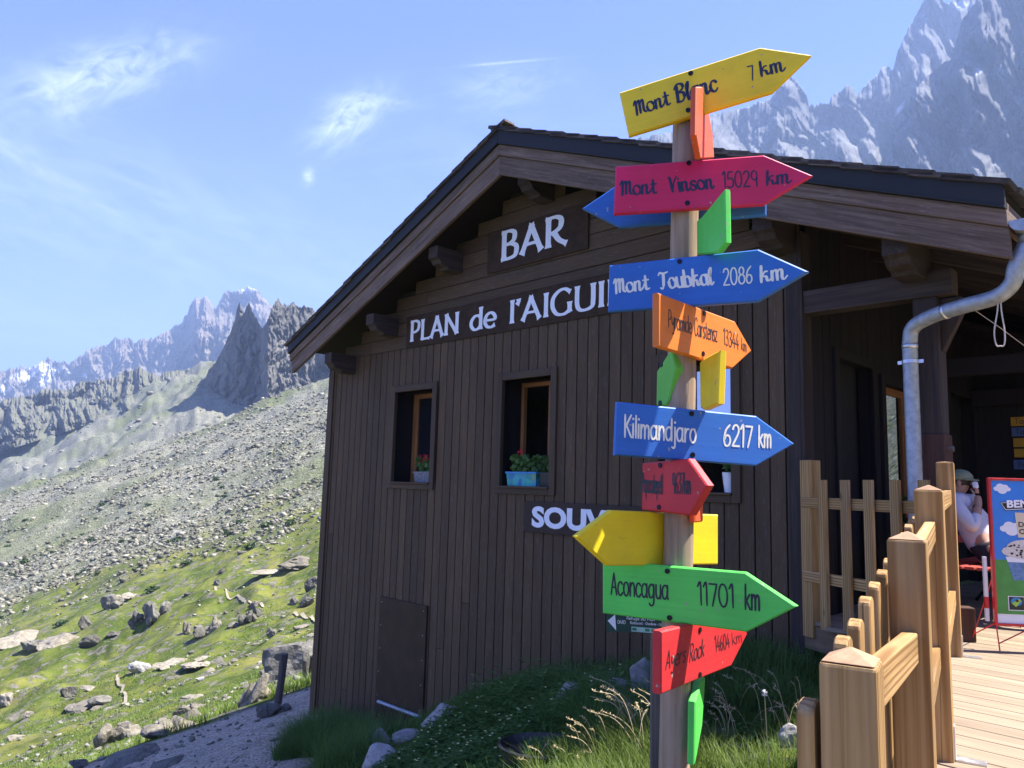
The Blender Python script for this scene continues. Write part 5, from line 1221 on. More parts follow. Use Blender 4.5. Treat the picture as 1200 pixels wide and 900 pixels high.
# head details
hd = BP(-.155, 0, .635)
def blob(name, c, rx, ry, rz, mat, n=10, parent=man, cut=None):
    mb = MB(); vs = []; c = V3(c)
    for i in range(n + 1):
        th = pi * i / n
        for k in range(2 * n):
            a = 2 * pi * k / (2 * n); q = V3((sin(th) * cos(a), sin(th) * sin(a), cos(th)))
            if cut is not None and q[2] < cut: q = V3((q[0], q[1], cut))
            vs.append(c + FW * q[0] * rx + SDv * q[1] * ry + ZZ * q[2] * rz)
    m2 = 2 * n; fs = [(i * m2 + k, (i + 1) * m2 + k, (i + 1) * m2 + (k + 1) % m2, i * m2 + (k + 1) % m2) for i in range(n) for k in range(m2)]
    mb.add(vs, [f[::-1] for f in fs] if np.dot(np.cross(FW, SDv), ZZ) < 0 else fs); return mb.build(name, mat, parent, smooth=True)
blob('hair', hd + ZZ * .015 - FW * .018, .083, .077, .088, 'hair', cut=-.45)
blob('nose', hd + FW * .078 - ZZ * .005, .018, .013, .02, 'skin', 6); blob('ear', hd - SDv * .07 - ZZ * .005, .018, .009, .03, 'skin', 6); blob('ear', hd + SDv * .07 - ZZ * .005, .018, .009, .03, 'skin', 6)
for s_ in (-1, 1): blob('eye', hd + FW * .066 + SDv * .028 * s_ + ZZ * .012, .008, .011, .006, 'ink_black', 6)
blob('mouth', hd + FW * .07 - ZZ * .045, .008, .022, .006, 'flower_red', 6)
cp = blob('cap', hd + ZZ * .035 - FW * .005, .092, .084, .075, 'cap', 12, cut=-.15)
mb = MB(); n = 10; rim = [hd + ZZ * .03 + FW * (.085 * cos(a) ) + SDv * (.08 * sin(a)) for a in np.linspace(-1.25, 1.25, n)]; out = [hd + ZZ * (.018) + FW * (.085 * cos(a) + .045 * cos(a * .8)) + SDv * (.082 * sin(a)) for a in np.linspace(-1.25, 1.25, n)]
mb.add(rim + out + [q + ZZ * .006 for q in rim + out], [(i, i + 1, n + i + 1, n + i) for i in range(n - 1)] + [(2 * n + i, 3 * n + i, 3 * n + i + 1, 2 * n + i + 1) for i in range(n - 1)] + [(n + i, n + i + 1, 3 * n + i + 1, 3 * n + i) for i in range(n - 1)])
mb.build('cap_brim', 'cap', cp)
# clothes
v = [BP(.02, 0, .06), BP(-.07, 0, .26), BP(-.15, 0, .405), BP(-.188, 0, .485)]; e = [(0, 1), (1, 2), (2, 3)]; r = [(.148, .135), (.128, .122), .134, .095]
limb(3, [(-.18, -.17, .475), (-.06, -.215, .33), (-.02, -.222, .272), (-.02, -.14, .40)], [.07, .058, .056, .042]); limb(3, [(-.18, .17, .475), (-.06, .225, .33), (-.01, .238, .262), (.15, .195, .19)], [.07, .058, .056, .042])
skin_body('shirt', v, e, r, 'shirt', man, 0, 2)
v = [BP(-.01, 0, .075), BP(-.02, 0, .13)]; e = [(0, 1)]; r = [.135, .13]
limb(0, [(.08, -.10, .085), (.36, -.118, .10)], [.122, .098]); limb(0, [(.08, .10, .085), (.36, .125, .10)], [.122, .098]); skin_body('shorts', v, e, r, 'shorts', man, 0, 2)
mb = MB(); mb.tube([BP(-.022, -.115, .425), BP(-.022, -.10, .447)], .035, 12); mb.build('wrist_watch', 'black_plastic', man)
mb = MB(); mb.box(BP(-.06, -.055, .585), FW * .035 + ZZ * .01, SDv * .05, ZZ * .055 - FW * .01); o = mb.build('tissue', 'tissue', bevel=.012); tag(o, 'crumpled white tissue held at the mouth of the seated man', 'tissue')
for s_ in ((.56, -.13), (.60, .15)): blob('shoe', BP(s_[0], s_[1], -.385), .10, .045, .045, 'black_plastic', 8)

# ------------------------------------------------------------------ ice cream board, menu boards
an = unit([-.10, -1, 0]); ae = V3((-an[1], an[0], 0)); ae = ae if ae[0] > 0 else -ae
aq = atZ(1168, 763, 0); ap = aq + V3((0, 0, 0))
def apx(x, y, lift=0.0): return on_plane(x, y, ap, an) + an * lift
TL = apx(1168, 560); BL = apx(1166, 733); AWID = .62
ax_ = lambda u, z, l=0.0: V3((BL[0], BL[1], 0)) + ae * u + ZZ * z + an * l
zt, zb0 = TL[2], BL[2]
ad = thing('advertising_board', ax_(AWID / 2, 0), 'tall red framed ice cream advertising board with blue sky and green field', 'sign board')
mb = MB(); fw = .016
mb.box(ax_(0, zb0, -.02), ae * fw, -an * -.03, ZZ * (zt - zb0)); mb.box(ax_(AWID - fw, zb0, -.02), ae * fw, an * .03, ZZ * (zt - zb0)); mb.box(ax_(fw, zt - fw, -.02), ae * (AWID - 2 * fw), an * .03, ZZ * fw); mb.box(ax_(fw, zb0, -.02), ae * (AWID - 2 * fw), an * .03, ZZ * fw)
mb.build('frame', 'ad_red', ad, bevel=.003)
HT = zt - zb0; zz_ = lambda f: zb0 + fw + (HT - 2 * fw) * f
def aquad(name, u0, u1, f0, f1, mat, l): m_ = MB(); m_.add([ax_(u0, zz_(f0), l), ax_(u1, zz_(f0), l), ax_(u1, zz_(f1), l), ax_(u0, zz_(f1), l)], [(0, 1, 2, 3)]); return m_.build(name, mat, ad)
mb = MB(); mb.box(ax_(fw, zz_(0), -.015), ae * (AWID - 2 * fw), an * .012, ZZ * (HT - 2 * fw)); mb.build('panel', 'ad_white', ad)
aquad('sky_print', fw, AWID - fw, .44, 1, 'ad_blue', 0); aquad('field_print', fw, AWID - fw, .065, .44, 'ad_green', .0004)
def disc(m_, u, z, ru, rz, l, n=18): m_.add([ax_(u + ru * cos(2 * pi * k / n), z + rz * sin(2 * pi * k / n), l) for k in range(n)], [tuple(range(n))])
k = 0
for (cu, cf, sc) in ((.085, .945, 1.0), (.13, .665, 1.35), (.5, .8, 1.2)):
    mb = MB()
    for du, df, rr0 in ((-.035, -.004, .018), (-.012, .01, .024), (.016, .006, .022), (.036, -.006, .016), (0, -.012, .03)):
        disc(mb, cu + du * sc, zz_(cf) + df * sc, rr0 * sc, rr0 * sc * .8, .0010 + .00012 * k); k += 1
    mb.build('cloud_print', 'ad_white', ad)
u0, f0 = .065, .845
mb = MB(); mb.add([ax_(u0, zz_(f0), .003), ax_(u0 + .03, zz_(f0 - .06), .003), ax_(.58, zz_(f0 - .02), .003), ax_(.585, zz_(f0 + .06), .003)], [(0, 1, 2, 3)]); bn = mb.build('banner', 'ad_black', ad)
mb = MB(); mb.add([ax_(u0 + .004, zz_(f0 - .004), .0034), ax_(u0 + .032, zz_(f0 - .055), .0034), ax_(.574, zz_(f0 - .015), .0034), ax_(.579, zz_(f0 + .055), .0034)], [(0, 1, 2, 3)]); mb.build('banner_edge', 'ad_white', bn)
mb = MB(); mb.add([ax_(u0 + .009, zz_(f0 - .007), .0038), ax_(u0 + .034, zz_(f0 - .050), .0038), ax_(.569, zz_(f0 - .011), .0038), ax_(.573, zz_(f0 + .050), .0038)], [(0, 1, 2, 3)]); mb.build('banner_field', 'ad_black', bn)
mb = MB(); bfont(mb, "BEN & JERRY'S", ax_(u0 + .042, zz_(f0 - .036), .004), ae * 1.0 + ZZ * .05, ZZ, an, .47, .047, .035, lift=.0005); mb.build('lettering', 'white_paint', bn)
mb = MB(); mb.add([ax_(.165, zz_(.60), .003), ax_(.45, zz_(.59), .003), ax_(.45, zz_(.77), .003), ax_(.152, zz_(.775), .003)], [(0, 1, 2, 3)]); cr = mb.build('paper_note_print', 'ad_cream', ad)
mb = MB(); bfont(mb, 'DO', ax_(.17, zz_(.675), .0035), ae, ZZ, an, .075, .032, .02); bfont(mb, 'O', ax_(.172, zz_(.625), .0035), ae, ZZ, an, .038, .032, .02); mb.build('lettering', 'ad_black', cr)
# tub
mb = MB(); mb.add([ax_(.125, zz_(.30), .002), ax_(.36, zz_(.30), .002), ax_(.41, zz_(.46), .002), ax_(.085, zz_(.46), .002)], [(0, 1, 2, 3)]); tubo = mb.build('tub_print', 'ad_tub', ad)
mb = MB(); mb.add([ax_(.095, zz_(.425), .0026), ax_(.40, zz_(.425), .0026), ax_(.412, zz_(.462), .0026), ax_(.083, zz_(.462), .0026)], [(0, 1, 2, 3)]); mb.build('tub_rim', 'ad_white', tubo)
mb = MB(); disc(mb, .245, zz_(.50), .185, .05, .0030); disc(mb, .22, zz_(.525), .13, .055, .0032); disc(mb, .28, zz_(.515), .12, .05, .0034); mb.build('scoop_print', 'ice', tubo)
mb = MB(); rs = random.Random(3)
for k in range(60):
    a = rs.uniform(0, 2 * pi); q_ = rs.uniform(0, 1) ** .5; disc(mb, .245 + .15 * q_ * cos(a), zz_(.512) + .05 * q_ * sin(a), rs.uniform(.004, .012), rs.uniform(.003, .008), .0038 + .00003 * k, 7)
mb.build('crumb_print', 'ad_black', tubo)
mb = MB(); mb.add([ax_(.2, zz_(.36), .0026), ax_(.245, zz_(.325), .0026), ax_(.30, zz_(.36), .0026), ax_(.29, zz_(.40), .0026), ax_(.21, zz_(.40), .0026)], [(0, 1, 2, 3, 4)]); mb.build('tub_patch', 'ad_cream', tubo)
aquad('mark_frame', .085, .185, .09, .19, 'ad_white', .002); aquad('mark_field', .09, .18, .095, .185, 'ad_black', .0024)
mb = MB(); disc(mb, .135, zz_(.152), .034, .026, .0028); mb.build('mark_swirl', 'ad_mark', ad)
mb = MB(); mb.add([ax_(.104, zz_(.14), .0032), ax_(.13, zz_(.115), .0032), ax_(.165, zz_(.16), .0032), ax_(.15, zz_(.172), .0032)], [(0, 1, 2, 3)]); mb.build('mark_leaf', 'ad_lime', ad)
mb = MB(); disc(mb, .138, zz_(.158), .010, .008, .0036); mb.build('mark_figure', 'ad_black', ad)
mb = MB(); mb.add([ax_(.19, zz_(.10), .002), ax_(.205, zz_(.115), .002), ax_(.19, zz_(.13), .002)], [(0, 1, 2)]); mb.build('mark_arrow', 'ad_black', ad)
mb = MB(); bfont(mb, 'The way', ax_(.2, zz_(.022), .002), ae, ZZ, an, .09, .012); mb.build('lettering', 'sign_brown', ad)
for u in (.012, AWID - .012):
    mb = MB()
    mb.tube([ax_(u, zb0 + .01, -.01), ax_(u, .004, .02)], .004, 6); mb.tube([ax_(u, zb0 + .3, -.02), ax_(u - .03, .004, -.28)], .004, 6); mb.tube([ax_(u, .05, .015), ax_(u + (.22 if u < .3 else -.22), zb0, -.01)], .004, 6)
    mb.tube([ax_(u - .03, .05, -.26), ax_(u + .2 if u < .3 else u - .2, .2, -.2)], .004, 6)
    mb.build('leg_frame', 'ad_red', ad)
mb = MB(); mb.box(ax_(-.035, zb0 + .02, -.05), ae * .02, an * .02, ZZ * .40); mb.build('rear_post', 'ad_white', ad)
mb = MB(); mb.box(ax_(-.036, zb0 + .10, -.051), ae * .022, an * .022, ZZ * .07); mb.build('red_band', 'ad_red', ad)

W0 = PORCH - .024
for i, (ya, yb, x0, mat, txt, lab) in enumerate(((489, 499.5, 1185, 'menu_yellow', 'Tarte', 'small yellow board lettered Tarte, topmost of the column on the rear wall'), (501, 511.5, 1186, 'menu_blue', 'Tarte', 'small blue board lettered Tarte, second from the top on the rear wall'),
        (513.5, 524, 1188, 'menu_yellow', '', 'plain small yellow board in the middle of the column'), (526, 536, 1189, 'menu_yellow', '', 'plain small yellow board below the middle of the column'), (539, 550, 1188.5, 'menu_blue', 'Bière', 'small blue board with dark lettering, lowest of the column'))):
    a = on_plane(x0, ya, H(0, W0, 0), VV); b = on_plane(x0, yb, H(0, W0, 0), VV); wd_ = .6
    mb = MB(); mb.box(b - VV * .014, -U * wd_, VV * .012, ZZ * (a[2] - b[2])); o = mb.build('menu_board', mat, bevel=.003); tag(o, lab, 'menu board', 'small painted boards on the rear wall')
    if txt:
        h_ = a[2] - b[2]; m_ = MB(); lettering(m_, txt.replace('è', 'e'), b - VV * .0145 - U * .04 + ZZ * h_ * .25, b - VV * .0145 - U * .24 + ZZ * h_ * .25, b - VV * .0145 - U * .04 + ZZ * h_ * .8, -VV, PR, .13); m_.build('lettering', 'ink_navy', o)

# ------------------------------------------------------------------ rocks
def ico(sub):
    me = bpy.data.meshes.new('i'); import bmesh
    bm = bmesh.new(); bmesh.ops.create_icosphere(bm, subdivisions=sub, radius=1); v = np.array([q.co[:] for q in bm.verts]); f = [tuple(x.index for x in q.verts) for q in bm.faces]; bm.free(); bpy.data.meshes.remove(me); return v, f
ICO = {k: ico(k) for k in (1, 2, 3, 4)}
def rock_shape(seed, sub=3, cuts=9, rough=.14, boxy=.0):
    r = np.random.default_rng(seed); v, f = ICO[sub]; v = v.copy()
    for k in range(cuts):
        n = unit(r.normal(size=3)); d = r.uniform(.45, .85); q = v @ n; v = np.where((q > d)[:, None], v - np.outer(q - d, n) * .93, v)
    s = r.uniform(0, 50); n1 = fbm(v[:, 0] * 2 + s, v[:, 1] * 2 + v[:, 2] * 1.7 + s, seed, 4, .55); v = v * (1 + rough * n1)[:, None]
    return v, f
def outcrop_shape(seed, sub):
    r = np.random.default_rng(seed + 999); V = []; Fc = []; b = 0
    for k in range(7):
        v, f = rock_shape(seed * 13 + k, sub - 1, 10, .22); sc = r.uniform(.3, .62); o_ = np.array([r.uniform(-.75, .75), r.uniform(-.6, .6), r.uniform(-.45, .1)])
        v = v * sc * np.array([r.uniform(.8, 1.4), r.uniform(.8, 1.2), r.uniform(.7, 1.3)]) + o_; V.append(v); Fc += [tuple(i + b for i in q) for q in f]; b += len(v)
    return np.concatenate(V), Fc
def rock(name, pos, sx, sy, sz, seed, mat, label=None, cat='rock', group=None, sub=3, yaw=None, sink=.25, cuts=9, rough=.16, tilt=0):
    v, f = outcrop_shape(seed, sub) if label and any(w_ in label for w_ in ('outcrop', 'ledge', 'pile', 'jagged', 'blocks', 'cracked', 'strip', 'broken', 'rocks', 'fractured')) else rock_shape(seed, sub, cuts, rough); yaw = random.uniform(0, 6.28) if yaw is None else yaw
    v = v / np.array([np.ptp(v[:, 0]), np.ptp(v[:, 1]), np.ptp(v[:, 2])]); v = v * np.array([sx, sy, sz])
    c, s = cos(tilt), sin(tilt); v = np.stack([v[:, 0] * c - v[:, 2] * s, v[:, 1], v[:, 0] * s + v[:, 2] * c], 1)
    c, s = cos(yaw), sin(yaw); v = np.stack([v[:, 0] * c - v[:, 1] * s, v[:, 0] * s + v[:, 1] * c, v[:, 2]], 1)
    v[:, 2] -= v[:, 2].min() + sink * sz
    mb = MB(); mb.add(v + V3(pos), f, v, .5); o = mb.build(name, mat, origin=pos); return tag(o, label, cat, group)
STONES = []
def rock_px(px, py, wpx, hpx, seed, mat, label, flat=False, group=None, near=None, sub=3, yaw=0.0, tilt=0, cuts=9, rough=.16):
    p_ = hit(px, py) if near is None else near
    k = p_[1] / F; STONES.append((p_[0], p_[1], wpx * k * .62)); sx = wpx * k * 1.05; sz = hpx * k * (1.25 if not flat else .8)
    return rock('boulder' if sx > .5 else 'stone', p_, sx, sx * (.8 if not flat else 1.6), max(sz, .04), seed, mat, label, 'rock', group, sub, yaw, .5 if flat else .3, cuts, rough, tilt)
# by the path and the wall
rock_px(338, 793, 70, 46, 101, 'bigrock', 'big dark lichen covered boulder behind the stake at the path edge', sub=4, yaw=.2, rough=.22)
rock_px(367, 796, 24, 36, 102, 'bigrock', 'fractured grey boulder half hidden by the hut corner', sub=4, yaw=1.0)
rock_px(302, 822, 32, 40, 103, 'slab', 'layered grey outcrop rising just past the path edge', sub=4, yaw=.5, tilt=-.35, rough=.25)
rock_px(318, 838, 27, 14, 104, 'boulder', 'rounded stone lying left of the wooden stake foot', sub=3); rock_px(334, 833, 14, 10, 105, 'boulder', 'small stone wedged right of the wooden stake foot')
rock_px(165, 888, 52, 17, 106, 'boulder', 'low shaded rock at the far edge of the gravel path', flat=True, sub=4); rock_px(134, 894, 20, 9, 107, 'boulder', 'small shaded stone at the lower left end of the path')
rock_px(92, 900, 20, 12, 108, 'boulder', 'dark stone at the bottom left path edge'); rock_px(203, 893, 34, 9, 109, 'boulder', 'flat stone half buried in the gravel path', flat=True)
rock_px(140, 868, 52, 24, 110, 'slab', 'broken pale rocks lying in sun beyond the lower path edge', sub=4, rough=.3); rock_px(205, 856, 60, 24, 111, 'slab', 'long pale sunlit ledge along the path edge', flat=True, sub=4, yaw=.6, rough=.25)
rock_px(446, 902, 38, 32, 120, 'gstone', 'pale granite stone standing lowest at the foot of the hatch', sub=4, rough=.12, cuts=7)
rock_px(444, 874, 26, 22, 121, 'gstone', 'pale pointed stone leaning on the lowest granite stone', sub=4, cuts=6, rough=.1)
rock_px(472, 869, 32, 12, 122, 'gstone', 'pale slanting stone right of the pointed one', sub=4, tilt=.3)
rock_px(518, 850, 44, 24, 123, 'gstone', 'grey stone at the wall right of the hatch', sub=4, tilt=.2); rock_px(665, 826, 32, 30, 124, 'gstone', 'rounded pale boulder against the wall left of the signpost', sub=4)
rock_px(752, 812, 34, 44, 125, 'gstone', 'tall grey rock at the wall just left of the signpost', sub=4, cuts=6); rock_px(722, 815, 26, 22, 126, 'gstone', 'dark grey stone between the two pale ones at the wall', sub=3)
rock_px(735, 838, 16, 22, 127, 'gstone', 'small grey stone below the tall rock at the wall', sub=3)
rock_px(948, 782, 62, 20, 128, 'gstone', 'long grey slab lying under the deck edge', flat=True, sub=4, yaw=.7); rock_px(930, 872, 34, 26, 129, 'gstone', 'grey stone in the grass by the nearest picket', sub=4)
rock_px(645, 895, 14, 14, 130, 'gstone', 'small pale stone in front of the tub')
def trail(pts, wd):
    q = smooth_pts([hit(*p_) for p_ in pts], 16); vs = []
    for i, c in enumerate(q):
        d = unit((q[min(i + 1, len(q) - 1)] - q[max(i - 1, 0)]) * V3((1, 1, 0))); nn = V3((-d[1], d[0], 0)) * wd * (.7 + .5 * random.random())
        for sg in (-1, 0, 1): p_ = c + nn * sg; vs.append((p_[0], p_[1], float(ground(p_[0], p_[1])) + .11))
    fs = [(3 * i + k, 3 * i + k + 1, 3 * i + k + 4, 3 * i + k + 3) for i in range(len(q) - 1) for k in (0, 1)]
    mb = MB(); mb.add(vs, fs); o = mb.build('path', 'trail_dirt'); tag(o, 'thin pale trodden path winding through the meadow', None, None, 'structure')
M['trail_dirt'] = plain('trail_dirt', (.27, .235, .16), .95)
trail([(137, 793), (138, 800), (144, 806), (142, 813), (147, 820), (144, 828)], .07); trail([(252, 689), (265, 694), (280, 701), (294, 708), (308, 713)], .11); trail([(345, 719), (358, 726), (370, 731)], .11)
# stake
sp0 = hit(324, 829); sp1 = atY(333, 766, sp0[1])
mb = MB(); mb.tube([sp0 - ZZ * .15, sp0 * .5 + sp1 * .5 + V3((.012, 0, 0)), sp1], [.062, .058, .066], 9); o = mb.build('wooden_stake', 'stake_wood'); tag(o, 'weathered leaning wooden stake at the edge of the gravel path', 'stake')
# meadow boulders seen one by one
ROCKS = [(107, 756, 22, 14, 'boulder', 'grey round boulder standing on a pale slab in the meadow', 0), (38, 762, 22, 14, 'boulder', 'dark lichened knob in the left of the meadow', 0), (28, 748, 46, 26, 'slab', 'long pinkish slab sloping up at the left edge of the meadow', 1),
 (67, 756, 36, 30, 'slab', 'broad pale slab left of the round boulder', 1), (164, 788, 24, 14, 'gstone', 'bright white boulder in the middle of the meadow', 0), (100, 735, 14, 16, 'boulder', 'upright dark rock below the scree', 0), (138, 712, 24, 18, 'boulder', 'dark jagged rock at the scree foot', 0),
 (157, 732, 20, 18, 'boulder', 'cracked dark outcrop, left end of the rocky band', 0), (181, 724, 28, 22, 'boulder', 'tall cracked outcrop with pale top in the rocky band', 0), (347, 659, 42, 20, 'slab', 'large pale flat slab high in the meadow', 1), (318, 671, 38, 10, 'slab', 'pale slab just below the large flat one', 1),
 (254, 685, 9, 7, 'boulder', 'small dark boulder above the footpath', 0), (260, 671, 9, 6, 'boulder', 'small rounded boulder higher above the footpath', 0), (366, 690, 18, 16, 'boulder', 'grey boulder touching the hut corner in the meadow', 0), (345, 708, 10, 10, 'boulder', 'dark boulder left of the hut corner', 0),
 (360, 709, 16, 14, 'boulder', 'pale boulder beside the dark one at the hut corner', 0), (240, 744, 26, 12, 'boulder', 'wide dark outcrop in the centre of the meadow band', 0), (252, 738, 14, 18, 'slab', 'pale upright block on the wide dark outcrop', 0), (290, 730, 20, 16, 'boulder', 'cracked block at the right of the rocky band', 0),
 (301, 722, 10, 11, 'boulder', 'small block at the right end of the rocky band', 0), (271, 736, 20, 8, 'boulder', 'low dark rock before the cracked block', 0), (219, 743, 11, 17, 'slab', 'narrow pale rock left of the wide dark outcrop', 0), (228, 819, 23, 8, 'slab', 'flat pale stone in the near meadow', 1), (213, 837, 20, 12, 'slab', 'rough pale stone above the path edge', 0),
 (150, 700, 20, 10, 'slab', 'pale blocks at the lower rim of the scree', 1), (130, 745, 14, 6, 'boulder', 'low rock right of the round boulder', 0), (80, 815, 18, 12, 'boulder', 'dark rock in the lower left meadow', 0), (90, 828, 26, 12, 'slab', 'pale rock ledge in the lower left meadow', 1), (8, 826, 16, 14, 'slab', 'pale rock at the left edge of the meadow', 0),
 (110, 868 - 40, 40, 9, 'slab', 'ribbed pale ledge left of the little footpath', 1), (235, 828 - 30, 9, 5, 'gstone', 'small white stone in the near meadow', 0), (298, 712, 16, 9, 'slab', 'pale rock above the right end of the band', 0), (320, 745, 12, 10, 'boulder', 'dark rocks above the big lichen boulder', 0), (200, 780, 34, 10, 'slab', 'strewn pale rock pile across the meadow centre', 1), (232, 775, 30, 8, 'slab', 'pale rock strip right of the strewn pile', 1)]
for i, (px, py, w_, h_, m_, lab, fl) in enumerate(ROCKS): rock_px(px, py, w_, h_, 200 + i, m_, lab, bool(fl), 'boulders in the meadow', sub=4, yaw=random.uniform(-.6, .6), rough=.34, cuts=13)
n_ = 0
protos = [rock_shape(400 + k, 2, 8, .2) for k in range(10)]
pm = []
for k, (v, f) in enumerate(protos):
    me = bpy.data.meshes.new('meadow_rock'); me.from_pydata(v.tolist(), [], f); me.materials.append(M['boulder' if k % 2 else 'slab']); pm.append(me)
while n_ < 120:
    a = RNG.uniform(-.72, -.22); Y = math.exp(RNG.uniform(math.log(19), math.log(98))); X = a * Y
    if fbm(X * .07, Y * .07, 60, 3) < -.02 + .2 * (RNG.uniform() - .5): continue
    s = (.14 + .5 * RNG.uniform() ** 3) * (Y / 30) ** .55
    o = bpy.data.objects.new('meadow_rock', pm[n_ % 10]); COL.objects.link(o)
    s *= .62; o.location = (X, Y, float(ground(X, Y)) + .1 * s); o.scale = (s * RNG.uniform(.8, 1.7), s * RNG.uniform(.8, 1.5), s * RNG.uniform(.35, .85)); o.rotation_euler = (RNG.uniform(-.2, .2), RNG.uniform(-.2, .2), RNG.uniform(0, 6.3))
    tag(o, 'one of the many small grey rocks strewn over the sunlit meadow', 'rock', 'small rocks strewn over the meadow'); n_ += 1

# scree: countless blocks
def scatter_rocks(name, P, S, mat, label, seed):
    r = np.random.default_rng(seed); n = len(P); cube = np.array([[x, y, z] for z in (-1, 1) for y in (-1, 1) for x in (-1, 1)], float) * .5
    V = cube[None] * np.stack([S * r.uniform(.7, 1.7, n), S * r.uniform(.7, 1.4, n), S * r.uniform(.35, .9, n)], 1)[:, None, :]
    V = V * r.uniform(.45, 1.15, (n, 8, 1)); V += r.normal(0, .08, (n, 8, 3)) * S[:, None, None]
    t = r.uniform(0, 6.28, n); c, s = np.cos(t), np.sin(t); X = V[..., 0] * c[:, None] - V[..., 1] * s[:, None]; Yv = V[..., 0] * s[:, None] + V[..., 1] * c[:, None]
    b = r.uniform(-.5, .5, n); c, s = np.cos(b), np.sin(b); Zv = V[..., 2] * c[:, None] + X * s[:, None]; X = X * c[:, None] - V[..., 2] * s[:, None]
    V = np.stack([X, Yv, Zv], -1) + P[:, None, :]
    fq = np.array([(0, 2, 3, 1), (4, 5, 7, 6), (0, 1, 5, 4), (2, 6, 7, 3), (0, 4, 6, 2), (1, 3, 7, 5)])
    Q = (fq[None] + (np.arange(n) * 8)[:, None, None]).reshape(-1, 4)
    return fast_mesh(name, V.reshape(-1, 3), Q, mat, np.repeat(r.uniform(0, 1, n), 6), 'stuff', label)
ms, t, p = new_mat('scree_block')
cc = ramp(t, attr(t, 'tint', 'Fac'), [(0, (.09, .088, .06)), (.5, (.21, .20, .145)), (1, (.37, .35, .275))])
co = nd(t, 'ShaderNodeTexCoord').outputs['Object']; nn_ = noise(t, co, 2.5, 5, .7)
t.links.new(mixc(t, mrange(t, nn_, .4, .7, 0, .5), cc, (.11, .11, .085)), p.inputs['Base Color']); p.inputs['Roughness'].default_value = .92; p.inputs['Specular IOR Level'].default_value = .15; bump(t, nn_, p, .5, .1)
n = 190000; a = RNG.uniform(-.76, -.15, n); Y = np.exp(RNG.uniform(math.log(78), math.log(372), n)); X = a * Y
kp = (fbm(X * .035, Y * .035, 71, 4) + .35 * np.exp(-((Y - 270) / 50) ** 2) + .5 * RNG.uniform(-1, 1, n) ** 3 > -.10) & (Y + 26 * fbm(X * .11, Y * .11, 29, 5) - 16 * RNG.uniform(0, 1, n) ** 2 > 97 * (1 + .25 * fbm(a * 14, np.log(Y) * 4, 22, 4)) - 4)
X, Y = X[kp], Y[kp]; S = (.05 + .75 * RNG.uniform(0, 1, len(X)) ** 16 + .10 * RNG.uniform(0, 1, len(X)) ** 2) * (Y / 140) ** .5
scatter_rocks('scree', np.stack([X, Y, ground(X, Y) + S * .12], 1), S, ms, 'pale grey scree of countless blocks above the meadow', 5)
n = 3600; a = RNG.uniform(-.74, -.2, n); Y = np.exp(RNG.uniform(math.log(17.5), math.log(105), n)); X = a * Y
kp = fbm(X * .09, Y * .09, 72, 4) > .05; X, Y = X[kp], Y[kp]; S = (.03 + .2 * RNG.uniform(0, 1, len(X)) ** 4) * (Y / 30) ** .5
scatter_rocks('stones', np.stack([X, Y, ground(X, Y) + S * .1], 1), S, ms, 'small pale stones showing through the meadow turf', 6)
n = 2600; X = RNG.uniform(-9, -1.6, n); Y = RNG.uniform(5, 15.3, n); S = .012 + .06 * RNG.uniform(0, 1, n) ** 4
kp = (X < -1.9 - .09 * (Y - 7)) & (X - Y + 17.1 > 0); X, Y, S = X[kp], Y[kp], S[kp]; scatter_rocks('gravel', np.stack([X, Y, ground(X, Y) + S * .1], 1), S, ms, 'loose grey gravel on the path', 7)
n = 500; a = RNG.uniform(-.76, -.2, n); Y = RNG.uniform(380, 760, n); X = a * Y; S = 1.0 + 4 * RNG.uniform(0, 1, n) ** 5; scatter_rocks('scree', np.stack([X, Y, ground(X, Y)], 1), S, ms, 'scattered blocks on the farther green scree slope', 8)

# ------------------------------------------------------------------ grass and weeds
def blades(name, P, Hh, Wd, lean, mat, label, seed, bend=.5, segs=3, kind='stuff'):
    """curved grass blades: P (n,3) feet, Hh heights, Wd widths"""
    if P[:, 1].max() < 12:
        kp = np.ones(len(P), bool)
        for (x_, y_, r_) in STONES:
            if y_ < 12: kp &= ~((np.hypot(P[:, 0] - x_, (P[:, 1] - y_)) < r_) | ((np.abs(P[:, 0] - x_ * P[:, 1] / y_) < r_ * .8) & (P[:, 1] < y_) & (P[:, 1] > y_ - .45)))
        P, Hh, Wd = P[kp], Hh[kp], Wd[kp]
    r = np.random.default_rng(seed); n = len(P); t = r.uniform(0, 2 * pi, n); ln = lean * r.uniform(.2, 1.2, n); dx, dy = np.cos(t), np.sin(t)
    sx, sy = -dy, dx; lev = np.linspace(0, 1, segs + 1); V = np.zeros((n, (segs + 1) * 2, 3))
    for k, u in enumerate(lev):
        out = Hh * ln * (u ** 1.8); z = Hh * (u - bend * ln * u * u * .5); w = Wd * (1 - u * .9) * .5
        c = np.stack([P[:, 0] + dx * out, P[:, 1] + dy * out, P[:, 2] + z - .02], 1)
        V[:, 2 * k] = c + np.stack([sx * w, sy * w, 0 * w], 1); V[:, 2 * k + 1] = c - np.stack([sx * w, sy * w, 0 * w], 1)
    fq = np.array([(2 * k, 2 * k + 1, 2 * k + 3, 2 * k + 2) for k in range(segs)]); Q = (fq[None] + (np.arange(n) * (segs + 1) * 2)[:, None, None]).reshape(-1, 4)
    return fast_mesh(name, V.reshape(-1, 3), Q, mat, np.repeat(np.clip(r.normal(.5, .25, n), 0, 1), segs), kind, label)
def wall_front(X, Y):   # metres in front of the gable wall, and s along it
    d = np.stack([X - P0[0], Y - P0[1]], -1); return -(d @ VV[:2]), d @ U[:2]
def deckside(X, Y):     # left of the ramp fence and outside of the deck
    return (X - A0[0]) * FN[0] + (Y - A0[1]) * FN[1]
